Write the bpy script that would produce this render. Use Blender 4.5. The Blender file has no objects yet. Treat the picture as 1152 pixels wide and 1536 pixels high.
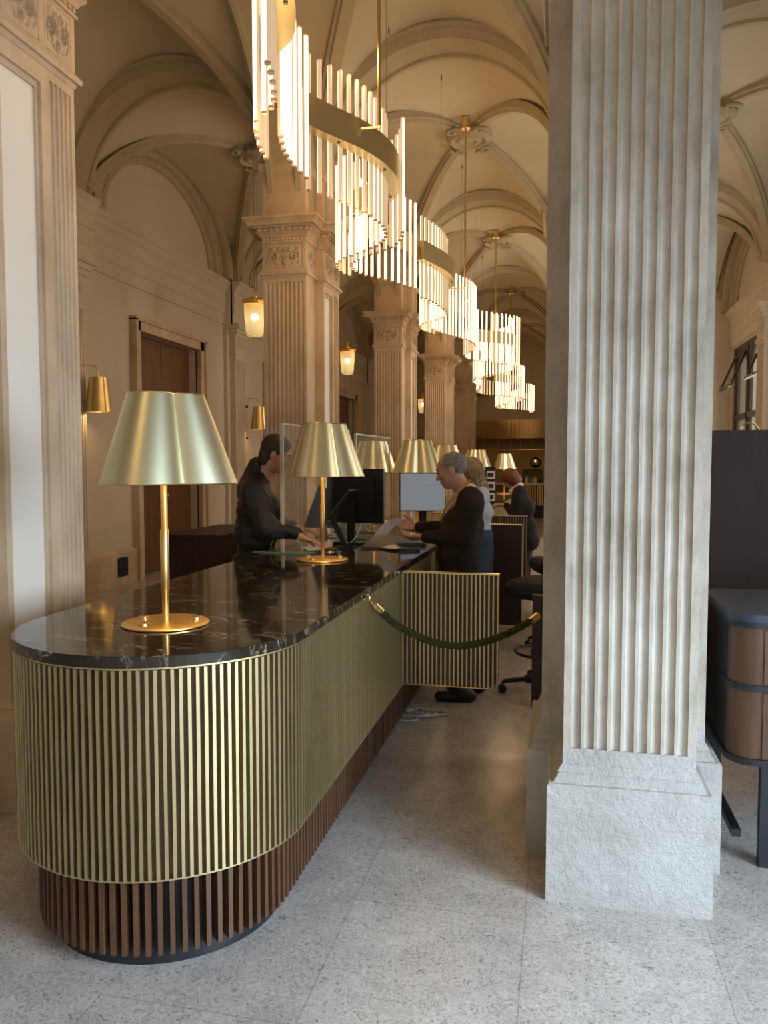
import bpy, math, random
import numpy as np
from mathutils import Vector, Matrix
PI=math.pi
random.seed(7); rng=np.random.RandomState(3)
S=bpy.context.scene; COL=S.collection
# ------------------------------------------------------------------ camera, world, light, exposure
F_PX,YAW,PITCH,CAMZ=1181.6,0.2192,0.0582,1.6
cam=bpy.data.cameras.new('camera'); camo=bpy.data.objects.new('camera',cam); COL.objects.link(camo)
camo.location=(0,0,CAMZ); camo.rotation_euler=(PI/2-PITCH,0,YAW)
cam.sensor_fit='VERTICAL'; cam.sensor_height=36; cam.lens=36*F_PX/1536; cam.clip_start=.05; cam.clip_end=200
S.camera=camo
S.view_settings.view_transform='Standard'; S.view_settings.look='None'; S.view_settings.gamma=1
S.view_settings.use_curve_mapping=False; S.view_settings.exposure=0.0
w=bpy.data.worlds.new('world'); S.world=w; w.use_nodes=True
w.node_tree.nodes['Background'].inputs[0].default_value=(.62,.78,1,1); w.node_tree.nodes['Background'].inputs[1].default_value=1.2
try: S.cycles.max_bounces=7; S.cycles.diffuse_bounces=4; S.cycles.glossy_bounces=4; S.cycles.transparent_max_bounces=12; S.cycles.sample_clamp_indirect=4; S.cycles.use_denoising=True
except Exception: pass
def area(name,loc,rot,sx,sy,col,pw,spread=PI):
    l=bpy.data.lights.new(name,'AREA'); l.shape='RECTANGLE'; l.size=sx; l.size_y=sy; l.color=col; l.energy=pw; l.spread=spread
    o=bpy.data.objects.new(name,l); COL.objects.link(o); o.location=loc; o.rotation_euler=rot; return o
COOL=(.66,.83,1.0); WARM=(1,.60,.30); SOFT=(1,.92,.80)
area('daylight_side_window',(3.30,.5,1.55),(0,PI/2-.55,0),2.0,2.3,COOL,285,2.1)      # tall windows in the right wall
area('daylight_side_window',(3.30,5.95,2.7),(0,PI/2,0),2.6,2.4,SOFT,40)
area('daylight_side_window',(3.30,11,2.7),(0,PI/2,0),2.6,2.4,SOFT,85)
area('daylight_side_window',(3.30,16,2.7),(0,PI/2,0),2.6,2.4,SOFT,110)
area('daylight_entrance',(2.35,-1.6,1.4),(PI/2-.55,0,0),1.7,2.0,COOL,80,2.1)           # glazed entrance behind the camera
def plight(loc,pw,r=.1,col=WARM,name='lamp_light'):
    l=bpy.data.lights.new(name,'POINT'); l.energy=pw; l.color=col; l.shadow_soft_size=r
    o=bpy.data.objects.new(name,l); COL.objects.link(o); o.location=loc; return o
# pixel -> point on a plane of the real room
_R=Vector((math.cos(YAW),math.sin(YAW),0)); _F=Vector((-math.sin(YAW)*math.cos(PITCH),math.cos(YAW)*math.cos(PITCH),-math.sin(PITCH))); _U=_R.cross(_F)
def at(x,y,X=None,Y=None,Z=None):
    d=_F+_R*((x-576)/F_PX)-_U*((y-768)/F_PX)
    t=(Z-CAMZ)/d.z if Z is not None else (Y/d.y if Y is not None else X/d.x)
    return Vector((d.x*t,d.y*t,CAMZ+d.z*t))
# ------------------------------------------------------------------ materials
def mat(name,col,rough=.5,metal=0,**k):
    m=bpy.data.materials.new(name); m.use_nodes=True; b=m.node_tree.nodes['Principled BSDF']
    b.inputs['Base Color'].default_value=(*col,1); b.inputs['Roughness'].default_value=rough; b.inputs['Metallic'].default_value=metal
    if 'emit' in k: b.inputs['Emission Color'].default_value=(*k['emit'],1); b.inputs['Emission Strength'].default_value=k.get('es',1)
    if 'trans' in k: b.inputs['Transmission Weight'].default_value=k['trans']; b.inputs['IOR'].default_value=k.get('ior',1.45)
    if 'alpha' in k: b.inputs['Alpha'].default_value=k['alpha']
    if 'coat' in k: b.inputs['Coat Weight'].default_value=k['coat']; b.inputs['Coat Roughness'].default_value=.1
    if 'aniso' in k: b.inputs['Anisotropic'].default_value=k['aniso']
    return m
def nd(m,t,**k):
    n=m.node_tree.nodes.new(t)
    for a,v in k.items():
        if a in n.inputs: n.inputs[a].default_value=v
        else: setattr(n,a,v)
    return n
def ln(m,a,ao,b,bi): m.node_tree.links.new(a.outputs[ao],b.inputs[bi])
def bsdf(m): return m.node_tree.nodes['Principled BSDF']
def noisy(m,stops,scale=6,detail=6,rough=.6,vec=(1,1,1),bump=0,bscale=40,dist=.02,distortion=0,rr=None):
    tc=nd(m,'ShaderNodeTexCoord'); mp=nd(m,'ShaderNodeMapping'); mp.inputs['Scale'].default_value=vec; ln(m,tc,'Object',mp,0)
    n=nd(m,'ShaderNodeTexNoise',Scale=scale,Detail=detail,Roughness=rough,Distortion=distortion); ln(m,mp,0,n,'Vector')
    cr=nd(m,'ShaderNodeValToRGB'); e=cr.color_ramp.elements
    while len(e)<len(stops): e.new(.5)
    for i,(p,c) in enumerate(stops): e[i].position=p; e[i].color=(*c,1)
    ln(m,n,'Fac',cr,0); ln(m,cr,0,bsdf(m),'Base Color')
    if rr:
        mr=nd(m,'ShaderNodeMapRange'); mr.inputs['To Min'].default_value=rr[0]; mr.inputs['To Max'].default_value=rr[1]; ln(m,n,'Fac',mr,0); ln(m,mr,0,bsdf(m),'Roughness')
    if bump:
        n2=nd(m,'ShaderNodeTexNoise',Scale=bscale,Detail=8,Roughness=.7); ln(m,mp,0,n2,'Vector')
        b=nd(m,'ShaderNodeBump',Strength=bump,Distance=dist); ln(m,n2,'Fac',b,'Height'); ln(m,b,0,bsdf(m),'Normal')
    return m
M={}
M['stone']=noisy(mat('limestone',(.6,.56,.5),.85),[(.28,(.30,.25,.19)),(.5,(.52,.465,.39)),(.72,(.66,.61,.54))],scale=3.2,detail=12,rough=.72,vec=(1,1,.55),bump=.55,bscale=38,dist=.012)
M['rough_stone']=noisy(mat('tooled_limestone',(.6,.56,.5),.9),[(.25,(.45,.42,.38)),(.5,(.60,.57,.53)),(.75,(.70,.68,.65))],scale=4,detail=12,rough=.7,bump=.9,bscale=34,dist=.022)
M['warm_stone']=noisy(mat('warm_limestone',(.6,.5,.4),.8),[(.3,(.44,.325,.215)),(.5,(.58,.445,.31)),(.72,(.67,.54,.40))],scale=3,detail=10,bump=.25,bscale=30,dist=.01,vec=(1,1,.6))
M['carved']=noisy(mat('carved_stone',(.5,.4,.3),.85),[(.3,(.34,.25,.17)),(.6,(.52,.41,.30))],scale=20,detail=6,bump=.2,bscale=60,dist=.006)
M['plaster']=noisy(mat('vault_plaster',(.6,.5,.38),.9),[(.3,(.51,.435,.30)),(.7,(.57,.495,.355))],scale=1.2,detail=4,bump=.03,bscale=20)
M['wallp']=noisy(mat('wall_plaster',(.62,.54,.43),.9),[(.3,(.58,.50,.39)),(.7,(.65,.57,.46))],scale=1,detail=5,bump=.03,bscale=20)
M['rib']=noisy(mat('rib_plaster',(.5,.42,.3),.85),[(.3,(.40,.33,.215)),(.7,(.47,.395,.265))],scale=4,detail=4)
M['panel_white']=noisy(mat('painted_panel',(.8,.76,.68),.7),[(.3,(.78,.75,.68)),(.7,(.84,.81,.75))],scale=1.4,detail=4,bump=.02,bscale=30)
M['slat']=mat('brass_slat',(.60,.52,.29),.45,1)
M['brass']=mat('brushed_brass',(.78,.60,.28),.28,1)
M['gold']=mat('satin_gold_brass',(.95,.60,.20),.38,1)
M['shade']=mat('champagne_brass',(.90,.87,.60),.36,1)
M['shade_in']=mat('shade_lining',(.85,.75,.5),.6)
M['band']=mat('band_brass',(.70,.58,.33),.35,1)
M['walnut']=noisy(mat('walnut',(.2,.1,.05),.45),[(.3,(.068,.029,.013)),(.7,(.135,.060,.027))],scale=5,detail=8,vec=(6,6,.6),rough=.6)
M['walnut_d']=noisy(mat('dark_walnut',(.06,.03,.02),.5),[(.3,(.022,.011,.007)),(.7,(.045,.022,.013))],scale=5,detail=8,vec=(6,6,.5))
M['doorwood']=noisy(mat('door_oak',(.16,.07,.03),.45),[(.3,(.11,.048,.02)),(.7,(.19,.088,.035))],scale=4,detail=8,vec=(5,5,.5))
M['black']=mat('black_metal',(.012,.013,.016),.45)
M['blackp']=mat('black_plastic',(.008,.008,.009),.4)
M['navy']=mat('navy_laminate',(.03,.042,.07),.4)
M['glass']=mat('clear_acrylic',(.9,.95,.92),.03,0,alpha=.08)
M['glassedge']=mat('acrylic_edge',(.62,.58,.48),.25,0,alpha=.85)
M['glassgreen']=mat('green_glass_edge',(.25,.42,.30),.1,0,alpha=.7)
M['paper']=mat('paper',(.82,.78,.75),.8)
M['pad']=mat('leather_pad',(.05,.042,.038),.5)
M['fab']=mat('black_fabric',(.018,.017,.018),.9)
M['skin']=noisy(mat('skin',(.5,.28,.19),.5),[(.3,(.46,.23,.15)),(.7,(.58,.33,.23))],scale=14,detail=3)
M['skin'].node_tree.nodes['Principled BSDF'].inputs['Subsurface Weight'].default_value=.08
M['hair_dark']=noisy(mat('dark_hair',(.03,.02,.015),.5),[(.3,(.015,.010,.008)),(.7,(.045,.028,.02))],scale=40,detail=3,vec=(1,1,.3),bump=.6,bscale=90,dist=.006)
M['hair_grey']=noisy(mat('grey_hair',(.4,.4,.4),.6),[(.3,(.10,.095,.09)),(.7,(.34,.33,.31))],scale=60,detail=4,bump=.8,bscale=110,dist=.006)
M['hair_blond']=noisy(mat('blond_hair',(.35,.24,.13),.5),[(.35,(.20,.13,.07)),(.65,(.50,.37,.22))],scale=16,detail=3,vec=(4,4,.4),bump=.5,bscale=60,dist=.006)
M['hair_red']=noisy(mat('auburn_hair',(.2,.07,.03),.5),[(.35,(.11,.032,.013)),(.65,(.24,.08,.032))],scale=16,detail=3,vec=(4,4,.4),bump=.5,bscale=60,dist=.006)
M['leather']=noisy(mat('black_leather',(.02,.018,.014),.32),[(.3,(.004,.0038,.0035)),(.7,(.010,.009,.008))],scale=12,detail=4,bump=.7,bscale=13,dist=.03)
M['knit']=noisy(mat('brown_knit',(.035,.022,.016),.95),[(.3,(.012,.007,.005)),(.7,(.020,.012,.009))],scale=10,detail=4,bump=.25,bscale=12,dist=.02)
M['suit']=mat('black_suit',(.012,.010,.010),.85)
M['trouser']=mat('dark_trousers',(.02,.02,.024),.9)
M['denim']=mat('blue_denim',(.06,.10,.17),.9)
M['shirt']=mat('pale_shirt',(.62,.70,.85),.8)
M['collar']=mat('cream_collar',(.72,.66,.5),.8)
M['yellow']=mat('yellow_lanyard',(.42,.28,.035),.7)
M['rope']=noisy(mat('green_rope',(.03,.035,.01),.95),[(.3,(.018,.022,.006)),(.7,(.045,.05,.014))],scale=60,detail=3)
M['winframe']=mat('brown_window_frame',(.07,.032,.02),.5)
M['pane']=mat('window_pane',(.8,.9,1),.05,0,alpha=.15)
M['frost']=mat('frosted_glass',(.85,.80,.60),.5,0,emit=(1,.78,.38),es=.10,alpha=.72)
M['bulb']=mat('lit_bulb',(1,1,1),.5,0,emit=(1,.82,.5),es=9)
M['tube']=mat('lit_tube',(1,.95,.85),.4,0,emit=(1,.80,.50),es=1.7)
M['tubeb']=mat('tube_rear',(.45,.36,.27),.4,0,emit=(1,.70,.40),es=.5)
M['cap']=mat('tube_cap',(.75,.5,.35),.5)
M['ironc']=mat('cable_steel',(.25,.2,.14),.4,1)
M['cablew']=mat('white_cable',(.55,.57,.6),.5)
M['grille']=mat('grille',(.015,.013,.012),.7)
M['outside']=mat('outside_facade',(.8,.62,.35),.9)
M['purple']=mat('purple_card',(.22,.10,.42),.6)
M['red']=mat('dull_red_card',(.30,.06,.04),.6)
M['bronze']=noisy(mat('bronze_cladding',(.35,.25,.12),.4,.85),[(.3,(.33,.23,.11)),(.7,(.44,.32,.16))],scale=1.5,detail=3)
M['mirror']=mat('convex_mirror',(.5,.6,.65),.08,1)
def screen_mat():
    m=mat('lit_screen',(.1,.1,.12),.3,0)
    b=bsdf(m); b.inputs['Emission Color'].default_value=(.55,.60,.64,1); b.inputs['Emission Strength'].default_value=.30; return m
M['screen']=screen_mat()
M['screenline']=mat('screen_line',(.05,.05,.06),.5,0,emit=(.12,.14,.18),es=.5)
M['screenpale']=mat('screen_table',(.05,.05,.06),.5,0,emit=(.42,.47,.52),es=.42)
def marble():
    m=mat('black_marble',(.02,.016,.01),.07); b=bsdf(m)
    tc=nd(m,'ShaderNodeTexCoord'); mp=nd(m,'ShaderNodeMapping'); mp.inputs['Rotation'].default_value=(0,0,.9); mp.inputs['Scale'].default_value=(1,2.1,1); ln(m,tc,'Object',mp,0)
    n=nd(m,'ShaderNodeTexNoise',Scale=2.1,Detail=12,Roughness=.62,Distortion=1.6); ln(m,mp,0,n,'Vector')
    v=nd(m,'ShaderNodeValToRGB'); e=v.color_ramp.elements; e[0].position=.487; e[0].color=(0,0,0,1); e[1].position=.5; e[1].color=(1,1,1,1); x=e.new(.513); x.color=(0,0,0,1); ln(m,n,'Fac',v,0)
    g=nd(m,'ShaderNodeTexNoise',Scale=5,Detail=6,Roughness=.7); ln(m,mp,0,g,'Vector')
    gr=nd(m,'ShaderNodeValToRGB'); gr.color_ramp.elements[0].position=.44; gr.color_ramp.elements[1].position=.60; ln(m,g,'Fac',gr,0)
    mu=nd(m,'ShaderNodeMath',operation='MULTIPLY'); ln(m,v,0,mu,0); ln(m,gr,0,mu,1)
    mx=nd(m,'ShaderNodeMix',data_type='RGBA'); mx.inputs[6].default_value=(.024,.017,.010,1); mx.inputs[7].default_value=(.44,.39,.29,1); ln(m,mu,0,mx,0); ln(m,mx,2,b,'Base Color')
    return m
M['marble']=marble()
def terrazzo():
    m=mat('polished_limestone_floor',(.5,.48,.46),.22); b=bsdf(m)
    tc=nd(m,'ShaderNodeTexCoord')
    n1=nd(m,'ShaderNodeTexNoise',Scale=34,Detail=7,Roughness=.78,Distortion=3.0); ln(m,tc,'Object',n1,'Vector')
    r1=nd(m,'ShaderNodeValToRGB'); e=r1.color_ramp.elements; e[0].position=.37; e[0].color=(.20,.17,.155,1); e[1].position=.45; e[1].color=(.50,.465,.44,1); x=e.new(.56); x.color=(.61,.575,.55,1); x=e.new(.66); x.color=(.78,.75,.72,1); ln(m,n1,'Fac',r1,0)
    n2=nd(m,'ShaderNodeTexNoise',Scale=4.5,Detail=8,Roughness=.65,Distortion=.6); ln(m,tc,'Object',n2,'Vector')
    r2=nd(m,'ShaderNodeValToRGB'); e=r2.color_ramp.elements; e[0].position=.3; e[0].color=(.78,.76,.75,1); e[1].position=.7; e[1].color=(1.05,1.03,1.0,1); ln(m,n2,'Fac',r2,0)
    mx=nd(m,'ShaderNodeMix',data_type='RGBA',blend_type='MULTIPLY'); mx.inputs[0].default_value=1; ln(m,r1,0,mx,6); ln(m,r2,0,mx,7)
    mp=nd(m,'ShaderNodeMapping'); mp.inputs['Location'].default_value=(.035,.1,0); mp.inputs['Rotation'].default_value=(0,0,PI/2); ln(m,tc,'Object',mp,0)
    br=nd(m,'ShaderNodeTexBrick'); br.inputs['Scale'].default_value=1; br.inputs['Mortar Size'].default_value=.0018; br.inputs['Brick Width'].default_value=1.35; br.inputs['Row Height'].default_value=.62
    br.inputs['Color1'].default_value=(1,1,1,1); br.inputs['Color2'].default_value=(.92,.91,.91,1); br.inputs['Mortar'].default_value=(.68,.66,.63,1); ln(m,mp,0,br,0)
    m2=nd(m,'ShaderNodeMix',data_type='RGBA',blend_type='MULTIPLY'); m2.inputs[0].default_value=1; ln(m,mx,2,m2,6); ln(m,br,0,m2,7); ln(m,m2,2,b,'Base Color')
    mr=nd(m,'ShaderNodeMapRange'); mr.inputs['To Min'].default_value=.13; mr.inputs['To Max'].default_value=.34; ln(m,n2,'Fac',mr,0); ln(m,mr,0,b,'Roughness')
    return m
M['floor']=terrazzo()
# ------------------------------------------------------------------ mesh helpers
class MB:
    def __init__(s): s.v=[]; s.f=[]; s.m=[]; s.mi=0
    def add(s,vs,fs):
        o=len(s.v); s.v+= [tuple(v) for v in vs]; s.f+=[tuple(i+o for i in f) for f in fs]; s.m+=[s.mi]*len(fs); return s
    def box(s,x0,x1,y0,y1,z0,z1):
        return s.add([(x0,y0,z0),(x1,y0,z0),(x1,y1,z0),(x0,y1,z0),(x0,y0,z1),(x1,y0,z1),(x1,y1,z1),(x0,y1,z1)],[(0,3,2,1),(4,5,6,7),(0,1,5,4),(1,2,6,5),(2,3,7,6),(3,0,4,7)])
    def obox(s,c,ax,ay,az,hx,hy,hz):
        c=Vector(c); ax=Vector(ax).normalized()*hx; ay=Vector(ay).normalized()*hy; az=Vector(az).normalized()*hz
        P=[c+a*ax+b*ay+d*az for d in (-1,1) for a,b in ((-1,-1),(1,-1),(1,1),(-1,1))]
        return s.add(P,[(0,3,2,1),(4,5,6,7),(0,1,5,4),(1,2,6,5),(2,3,7,6),(3,0,4,7)])
    def prism(s,poly,z0,z1):
        n=len(poly); return s.add([(x,y,z0) for x,y in poly]+[(x,y,z1) for x,y in poly],[tuple(range(n-1,-1,-1)),tuple(range(n,2*n))]+[(i,(i+1)%n,(i+1)%n+n,i+n) for i in range(n)])
    def frustum(s,p0,z0,p1,z1):
        n=len(p0); return s.add([(x,y,z0) for x,y in p0]+[(x,y,z1) for x,y in p1],[tuple(range(n-1,-1,-1)),tuple(range(n,2*n))]+[(i,(i+1)%n,(i+1)%n+n,i+n) for i in range(n)])
    def tube(s,path,r,seg=8,caps=True,radii=None):
        P=[Vector(p) for p in path]; n=len(P); vs=[]; up=None
        for i,p in enumerate(P):
            t=(P[min(i+1,n-1)]-P[max(i-1,0)]).normalized()
            if up is None: up=t.cross(Vector((0,0,1)) if abs(t.z)<.9 else Vector((1,0,0))).normalized()
            a=(up-t*up.dot(t)).normalized(); up=a; b=t.cross(a); rr=radii[i] if radii else r
            vs+=[p+(a*math.cos(2*PI*k/seg)+b*math.sin(2*PI*k/seg))*rr for k in range(seg)]
        fs=[(i*seg+k,i*seg+(k+1)%seg,(i+1)*seg+(k+1)%seg,(i+1)*seg+k) for i in range(n-1) for k in range(seg)]
        if caps: fs+=[tuple(range(seg-1,-1,-1)),tuple(range((n-1)*seg,n*seg))]
        return s.add(vs,fs)
    def lathe(s,prof,c=(0,0,0),seg=24,cap=True,shape=None,arc=None):
        full=arc is None; n=len(prof); vs=[]; K=seg if full else seg+1
        for r,z in prof:
            for k in range(K):
                a=2*PI*k/seg if full else arc[0]+(arc[1]-arc[0])*k/seg
                q=r*(shape(a) if shape else 1); vs.append((c[0]+q*math.cos(a),c[1]+q*math.sin(a),c[2]+z))
        fs=[(i*K+k,i*K+(k+1)%K,(i+1)*K+(k+1)%K,(i+1)*K+k) for i in range(n-1) for k in range(K if full else K-1)]
        if cap and full: fs+=[tuple(range(K-1,-1,-1)),tuple(range((n-1)*K,n*K))]
        return s.add(vs,fs)
    def sphere(s,c,r,sc=(1,1,1),seg=12,rings=8):
        vs=[];
        for i in range(1,rings):
            th=PI*i/rings
            for k in range(seg):
                a=2*PI*k/seg; vs.append((c[0]+r*sc[0]*math.sin(th)*math.cos(a),c[1]+r*sc[1]*math.sin(th)*math.sin(a),c[2]+r*sc[2]*math.cos(th)))
        n=len(vs); vs+=[(c[0],c[1],c[2]+r*sc[2]),(c[0],c[1],c[2]-r*sc[2])]
        fs=[(i*seg+k,(i+1)*seg+k,(i+1)*seg+(k+1)%seg,i*seg+(k+1)%seg) for i in range(rings-2) for k in range(seg)]
        fs+=[(n,k,(k+1)%seg) for k in range(seg)]+[(n+1,(rings-2)*seg+(k+1)%seg,(rings-2)*seg+k) for k in range(seg)]
        return s.add(vs,fs)
    def sweep(s,prof,frames,closed=True,caps=True):
        # frames: (origin, A, B) ; prof: (a,b)
        n=len(prof); vs=[]
        for o,A,B in frames: vs+=[o+A*a+B*b for a,b in prof]
        m=len(frames); fs=[]
        for i in range(m-1):
            for k in range(n if closed else n-1): fs.append((i*n+k,i*n+(k+1)%n,(i+1)*n+(k+1)%n,(i+1)*n+k))
        if caps and closed: fs+=[tuple(range(n-1,-1,-1)),tuple(range((m-1)*n,m*n))]
        return s.add(vs,fs)
    def hfield(s,o,U,V,N,nu,nv,fn):
        o=Vector(o);U=Vector(U);V=Vector(V);N=Vector(N); vs=[]
        for j in range(nv+1):
            for i in range(nu+1):
                u,v=i/nu,j/nv; vs.append(o+U*u+V*v+N*fn(u,v))
        return s.add(vs,[(j*(nu+1)+i,j*(nu+1)+i+1,(j+1)*(nu+1)+i+1,(j+1)*(nu+1)+i) for j in range(nv) for i in range(nu)])
    def build(s,name,mats,parent=None,off=(0,0,0),smooth=False,**k):
        me=bpy.data.meshes.new(name); ox,oy,oz=off
        me.from_pydata([(x-ox,y-oy,z-oz) for x,y,z in s.v],[],s.f)
        if not isinstance(mats,(list,tuple)): mats=[mats]
        for m in mats: me.materials.append(M[m] if isinstance(m,str) else m)
        if len(mats)>1: me.polygons.foreach_set('material_index',s.m)
        if smooth: me.polygons.foreach_set('use_smooth',[True]*len(me.polygons))
        me.validate(); me.update()
        if smooth and smooth!='all':
            try: me.set_sharp_from_angle(angle=math.radians(40))
            except Exception: pass
        o=bpy.data.objects.new(name,me); COL.objects.link(o)
        if parent is not None: o.parent=parent
        else: o.location=off
        for a,b in k.items(): o[a]=b
        return o
def thing(name,label,cat,loc=(0,0,0),group=None,rz=0):
    o=bpy.data.objects.new(name,None); COL.objects.link(o); o.location=loc; o.rotation_euler=(0,0,rz); o.empty_display_size=.1
    o['label']=label; o['category']=cat
    if group: o['group']=group
    return o
def single(mb,name,m,label,cat,loc=(0,0,0),group=None,smooth=False):
    o=mb.build(name,m,None,loc,smooth); o['label']=label; o['category']=cat
    if group: o['group']=group
    return o
def struct(mb,name,m,smooth=False,loc=(0,0,0)):
    o=mb.build(name,m,None,loc,smooth); o['kind']='structure'; return o
def copy_tree(o,parent=None):
    c=o.copy(); COL.objects.link(c); c.parent=parent
    for ch in o.children: copy_tree(ch,c)
    return c
def dup(o,loc,label,rz=None,group=None):
    c=copy_tree(o); c.location=loc; c['label']=label
    if rz is not None: c.rotation_euler=(0,0,rz)
    if group: c['group']=group
    return c
def rrect(x0,x1,y0,y1,r,seg=6):
    P=[]
    for cx,cy,a0 in ((x1-r,y0+r,-PI/2),(x1-r,y1-r,0),(x0+r,y1-r,PI/2),(x0+r,y0+r,PI)):
        P+=[(cx+r*math.cos(a0+PI/2*i/seg),cy+r*math.sin(a0+PI/2*i/seg)) for i in range(seg+1)]
    return P
# smooth signed-distance modelling (surface nets)
def sdf_mesh(fn,lo,hi,h):
    lo=np.array(lo,float); hi=np.array(hi,float); n=np.ceil((hi-lo)/h).astype(int)+1
    ax=[lo[i]+h*np.arange(n[i]) for i in range(3)]
    G=np.stack(np.meshgrid(*ax,indexing='ij'),-1).reshape(-1,3).astype(np.float32)
    V=np.concatenate([fn(G[i:i+400000]) for i in range(0,len(G),400000)]).reshape(n)
    ins=V<0; c=np.zeros(n-1,int); acc=np.zeros((*(n-1),3)); cnt=np.zeros(n-1)
    def sl(d): return tuple(slice(d[i],n[i]-1+d[i]) for i in range(3))
    for d in np.ndindex(2,2,2): c+=ins[sl(d)]
    act=(c>0)&(c<8)
    for a in range(3):
        for b in ((0,0),(0,1),(1,0),(1,1)):
            d0=[0,0,0]; o=[i for i in range(3) if i!=a]; d0[o[0]]=b[0]; d0[o[1]]=b[1]; d1=list(d0); d1[a]=1
            v0=V[sl(d0)]; v1=V[sl(d1)]; x=(v0<0)!=(v1<0); t=np.where(x,v0/np.where(x,v0-v1,1),0)
            p=np.zeros((*(n-1),3)); 
            for i in range(3): p[...,i]=d0[i]
            p[...,a]=t; acc+=p*x[...,None]; cnt+=x
    idx=-np.ones(n-1,int); idx[act]=np.arange(act.sum()); I=np.argwhere(act)
    vs=lo+h*(I+acc[act]/cnt[act][:,None]); fs=[]
    for a in range(3):
        o=[(a+1)%3,(a+2)%3]
        s0=[slice(1,-1)]*3; s0[a]=slice(0,-1); s1=[slice(1,-1)]*3; s1[a]=slice(1,None)
        A=ins[tuple(s0)]; B=ins[tuple(s1)]; E=np.argwhere(A!=B)
        if not len(E): continue
        off=np.array([1,1,1]); off[a]=0; Q=E+off
        def g(du,dv):
            q=Q.copy(); q[:,o[0]]-=du; q[:,o[1]]-=dv; return idx[q[:,0],q[:,1],q[:,2]]
        q=np.stack([g(1,1),g(0,1),g(0,0),g(1,0)],1); flip=~A[tuple(E.T)]; q[flip]=q[flip][:,::-1]; fs.append(q[(q>=0).all(1)])
    mb=MB(); mb.v=[tuple(map(float,v)) for v in vs]; mb.f=[tuple(map(int,f)) for f in np.concatenate(fs)]; mb.m=[0]*len(mb.f); return mb
def cap(P,a,b,ra,rb):
    a=np.array(a,np.float32); b=np.array(b,np.float32); d=b-a; t=np.clip(((P-a)@d)/max(float(d@d),1e-9),0,1)
    return np.linalg.norm(P-a-t[:,None]*d,axis=1)-(ra+(rb-ra)*t)
def ell(P,c,r,rot=None):
    q=P-np.array(c,np.float32)
    if rot is not None: q=q@np.array(rot,np.float32)
    r=np.array(r,np.float32); k=np.linalg.norm(q/r,axis=1); return (k-1)*min(r)*.6+ (k-1)*.4*np.linalg.norm(q,axis=1)/np.maximum(k,1e-3)
def smin(a,b,k): 
    h=np.clip(.5+.5*(b-a)/k,0,1); return b+(a-b)*h-k*h*(1-h)
# ------------------------------------------------------------------ room grid
YG=[8.48+5.03*j for j in range(-2,5)]          # arch lines across the hall
XL,XN,XR=-5.85,-2.80,.27; XW=3.42; HX=1.535
ZC=4.13; Y0,Y1=-1.75,29.2
mb=MB(); mb.box(XL-.3,XW+.3,Y0-.3,Y1+.3,-.1,0); struct(mb,'floor','floor')
mb=MB(); mb.box(XL-.42,XL-.31,Y0-.3,Y1+.3,-.1,6.4); struct(mb,'wall_left_backing','wallp')  # unseen sheet added behind the doors to stop sky light leaking in
# vault webs
def webz(x,y):
    T=1-(x/1.35)**2; L=1-(y/2.45)**2; return 4.3+1.83*math.sqrt(max(T,L,0))
def vault_field():
    mb=MB()
    for xc in (XN-HX+.01,(XN+XR)/2,XR+HX+.03):
        for j in range(len(YG)):
            yc=YG[j]+2.515
            if yc-2.515>Y1: continue
            nx,ny=30,44; mb.hfield((xc-1.38,yc-2.515,0),(2.76,0,0),(0,5.03,0),(0,0,1),nx,ny,lambda u,v:webz((u-.5)*2.7,(v-.5)*4.88))
    return mb
struct(vault_field(),'ceiling','plaster',smooth=True)
mb=MB(); mb.box(XL-.3,XW+.3,Y0-.3,Y1+3,6.32,6.4); struct(mb,'ceiling','plaster')
tn=[0]
def trimobj(mb,m='rib',smooth=True): tn[0]+=1; return struct(mb,'trim_%d'%tn[0],m,smooth)
def arc_frames(c,ax,r,z0,n=40,stilt=0):
    # semicircle in plane spanned by ax and z, profile: (across, radial)
    ax=Vector(ax); ac=Vector((0,0,1)).cross(ax); fr=[]
    if stilt: fr.append((Vector((c[0],c[1],z0-stilt))+ax*r*0,ac,ax))
    for i in range(n+1):
        a=PI*i/n; rad=ax*math.cos(a)+Vector((0,0,1))*math.sin(a); fr.append((Vector((c[0],c[1],z0)),ac,rad))
    if stilt: fr.append((Vector((c[0],c[1],z0-stilt)),ac,-ax))
    return fr
def ell_frames(c,ax,rx,rz,z0,n=40):
    ax=Vector(ax); fr=[]
    for i in range(n+1):
        a=PI*i/n; N=(ax*math.cos(a)/rx+Vector((0,0,1))*math.sin(a)/rz).normalized(); fr.append((Vector((c[0],c[1],z0))+ax*rx*math.cos(a)+Vector((0,0,1))*rz*math.sin(a),N))
    return fr
def archprof(hw,r,ro):
    p=[(-hw,ro),(-hw,r+.15),(-hw-.018,r+.135),(-hw-.018,r+.118),(-hw,r+.11),(-hw+.012,r+.10),(-hw+.012,r+.075),(-hw+.035,r+.07),(-hw+.04,r+.045),(-hw+.06,r+.02),(-hw+.06,r),(-hw+.115,r),(-hw+.125,r+.028)]
    return p+[(-a,b) for a,b in reversed(p)]
for j,y in enumerate(YG[:-1]+[YG[-1]]):
    for xc in (XN-HX,(XN+XR)/2,XR+HX+.03):
        mb=MB(); mb.sweep(archprof(.28,1.215,1.62),arc_frames((xc,y),(1,0,0),1.2,4.76,40,.6)); mb.v=[(a,b,max(c,4.84) if (a<XL+.5 or a>XW-.4) else c) for a,b,c in mb.v]; trimobj(mb)
for j in range(len(YG)):
    for xc in (XN,XR):
        if j==len(YG)-1: continue
        mb=MB(); mb.sweep(archprof(.24,1.90,2.35),arc_frames((xc,YG[j]+2.515),(0,1,0),1.9,4.15,44)); trimobj(mb)
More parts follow.
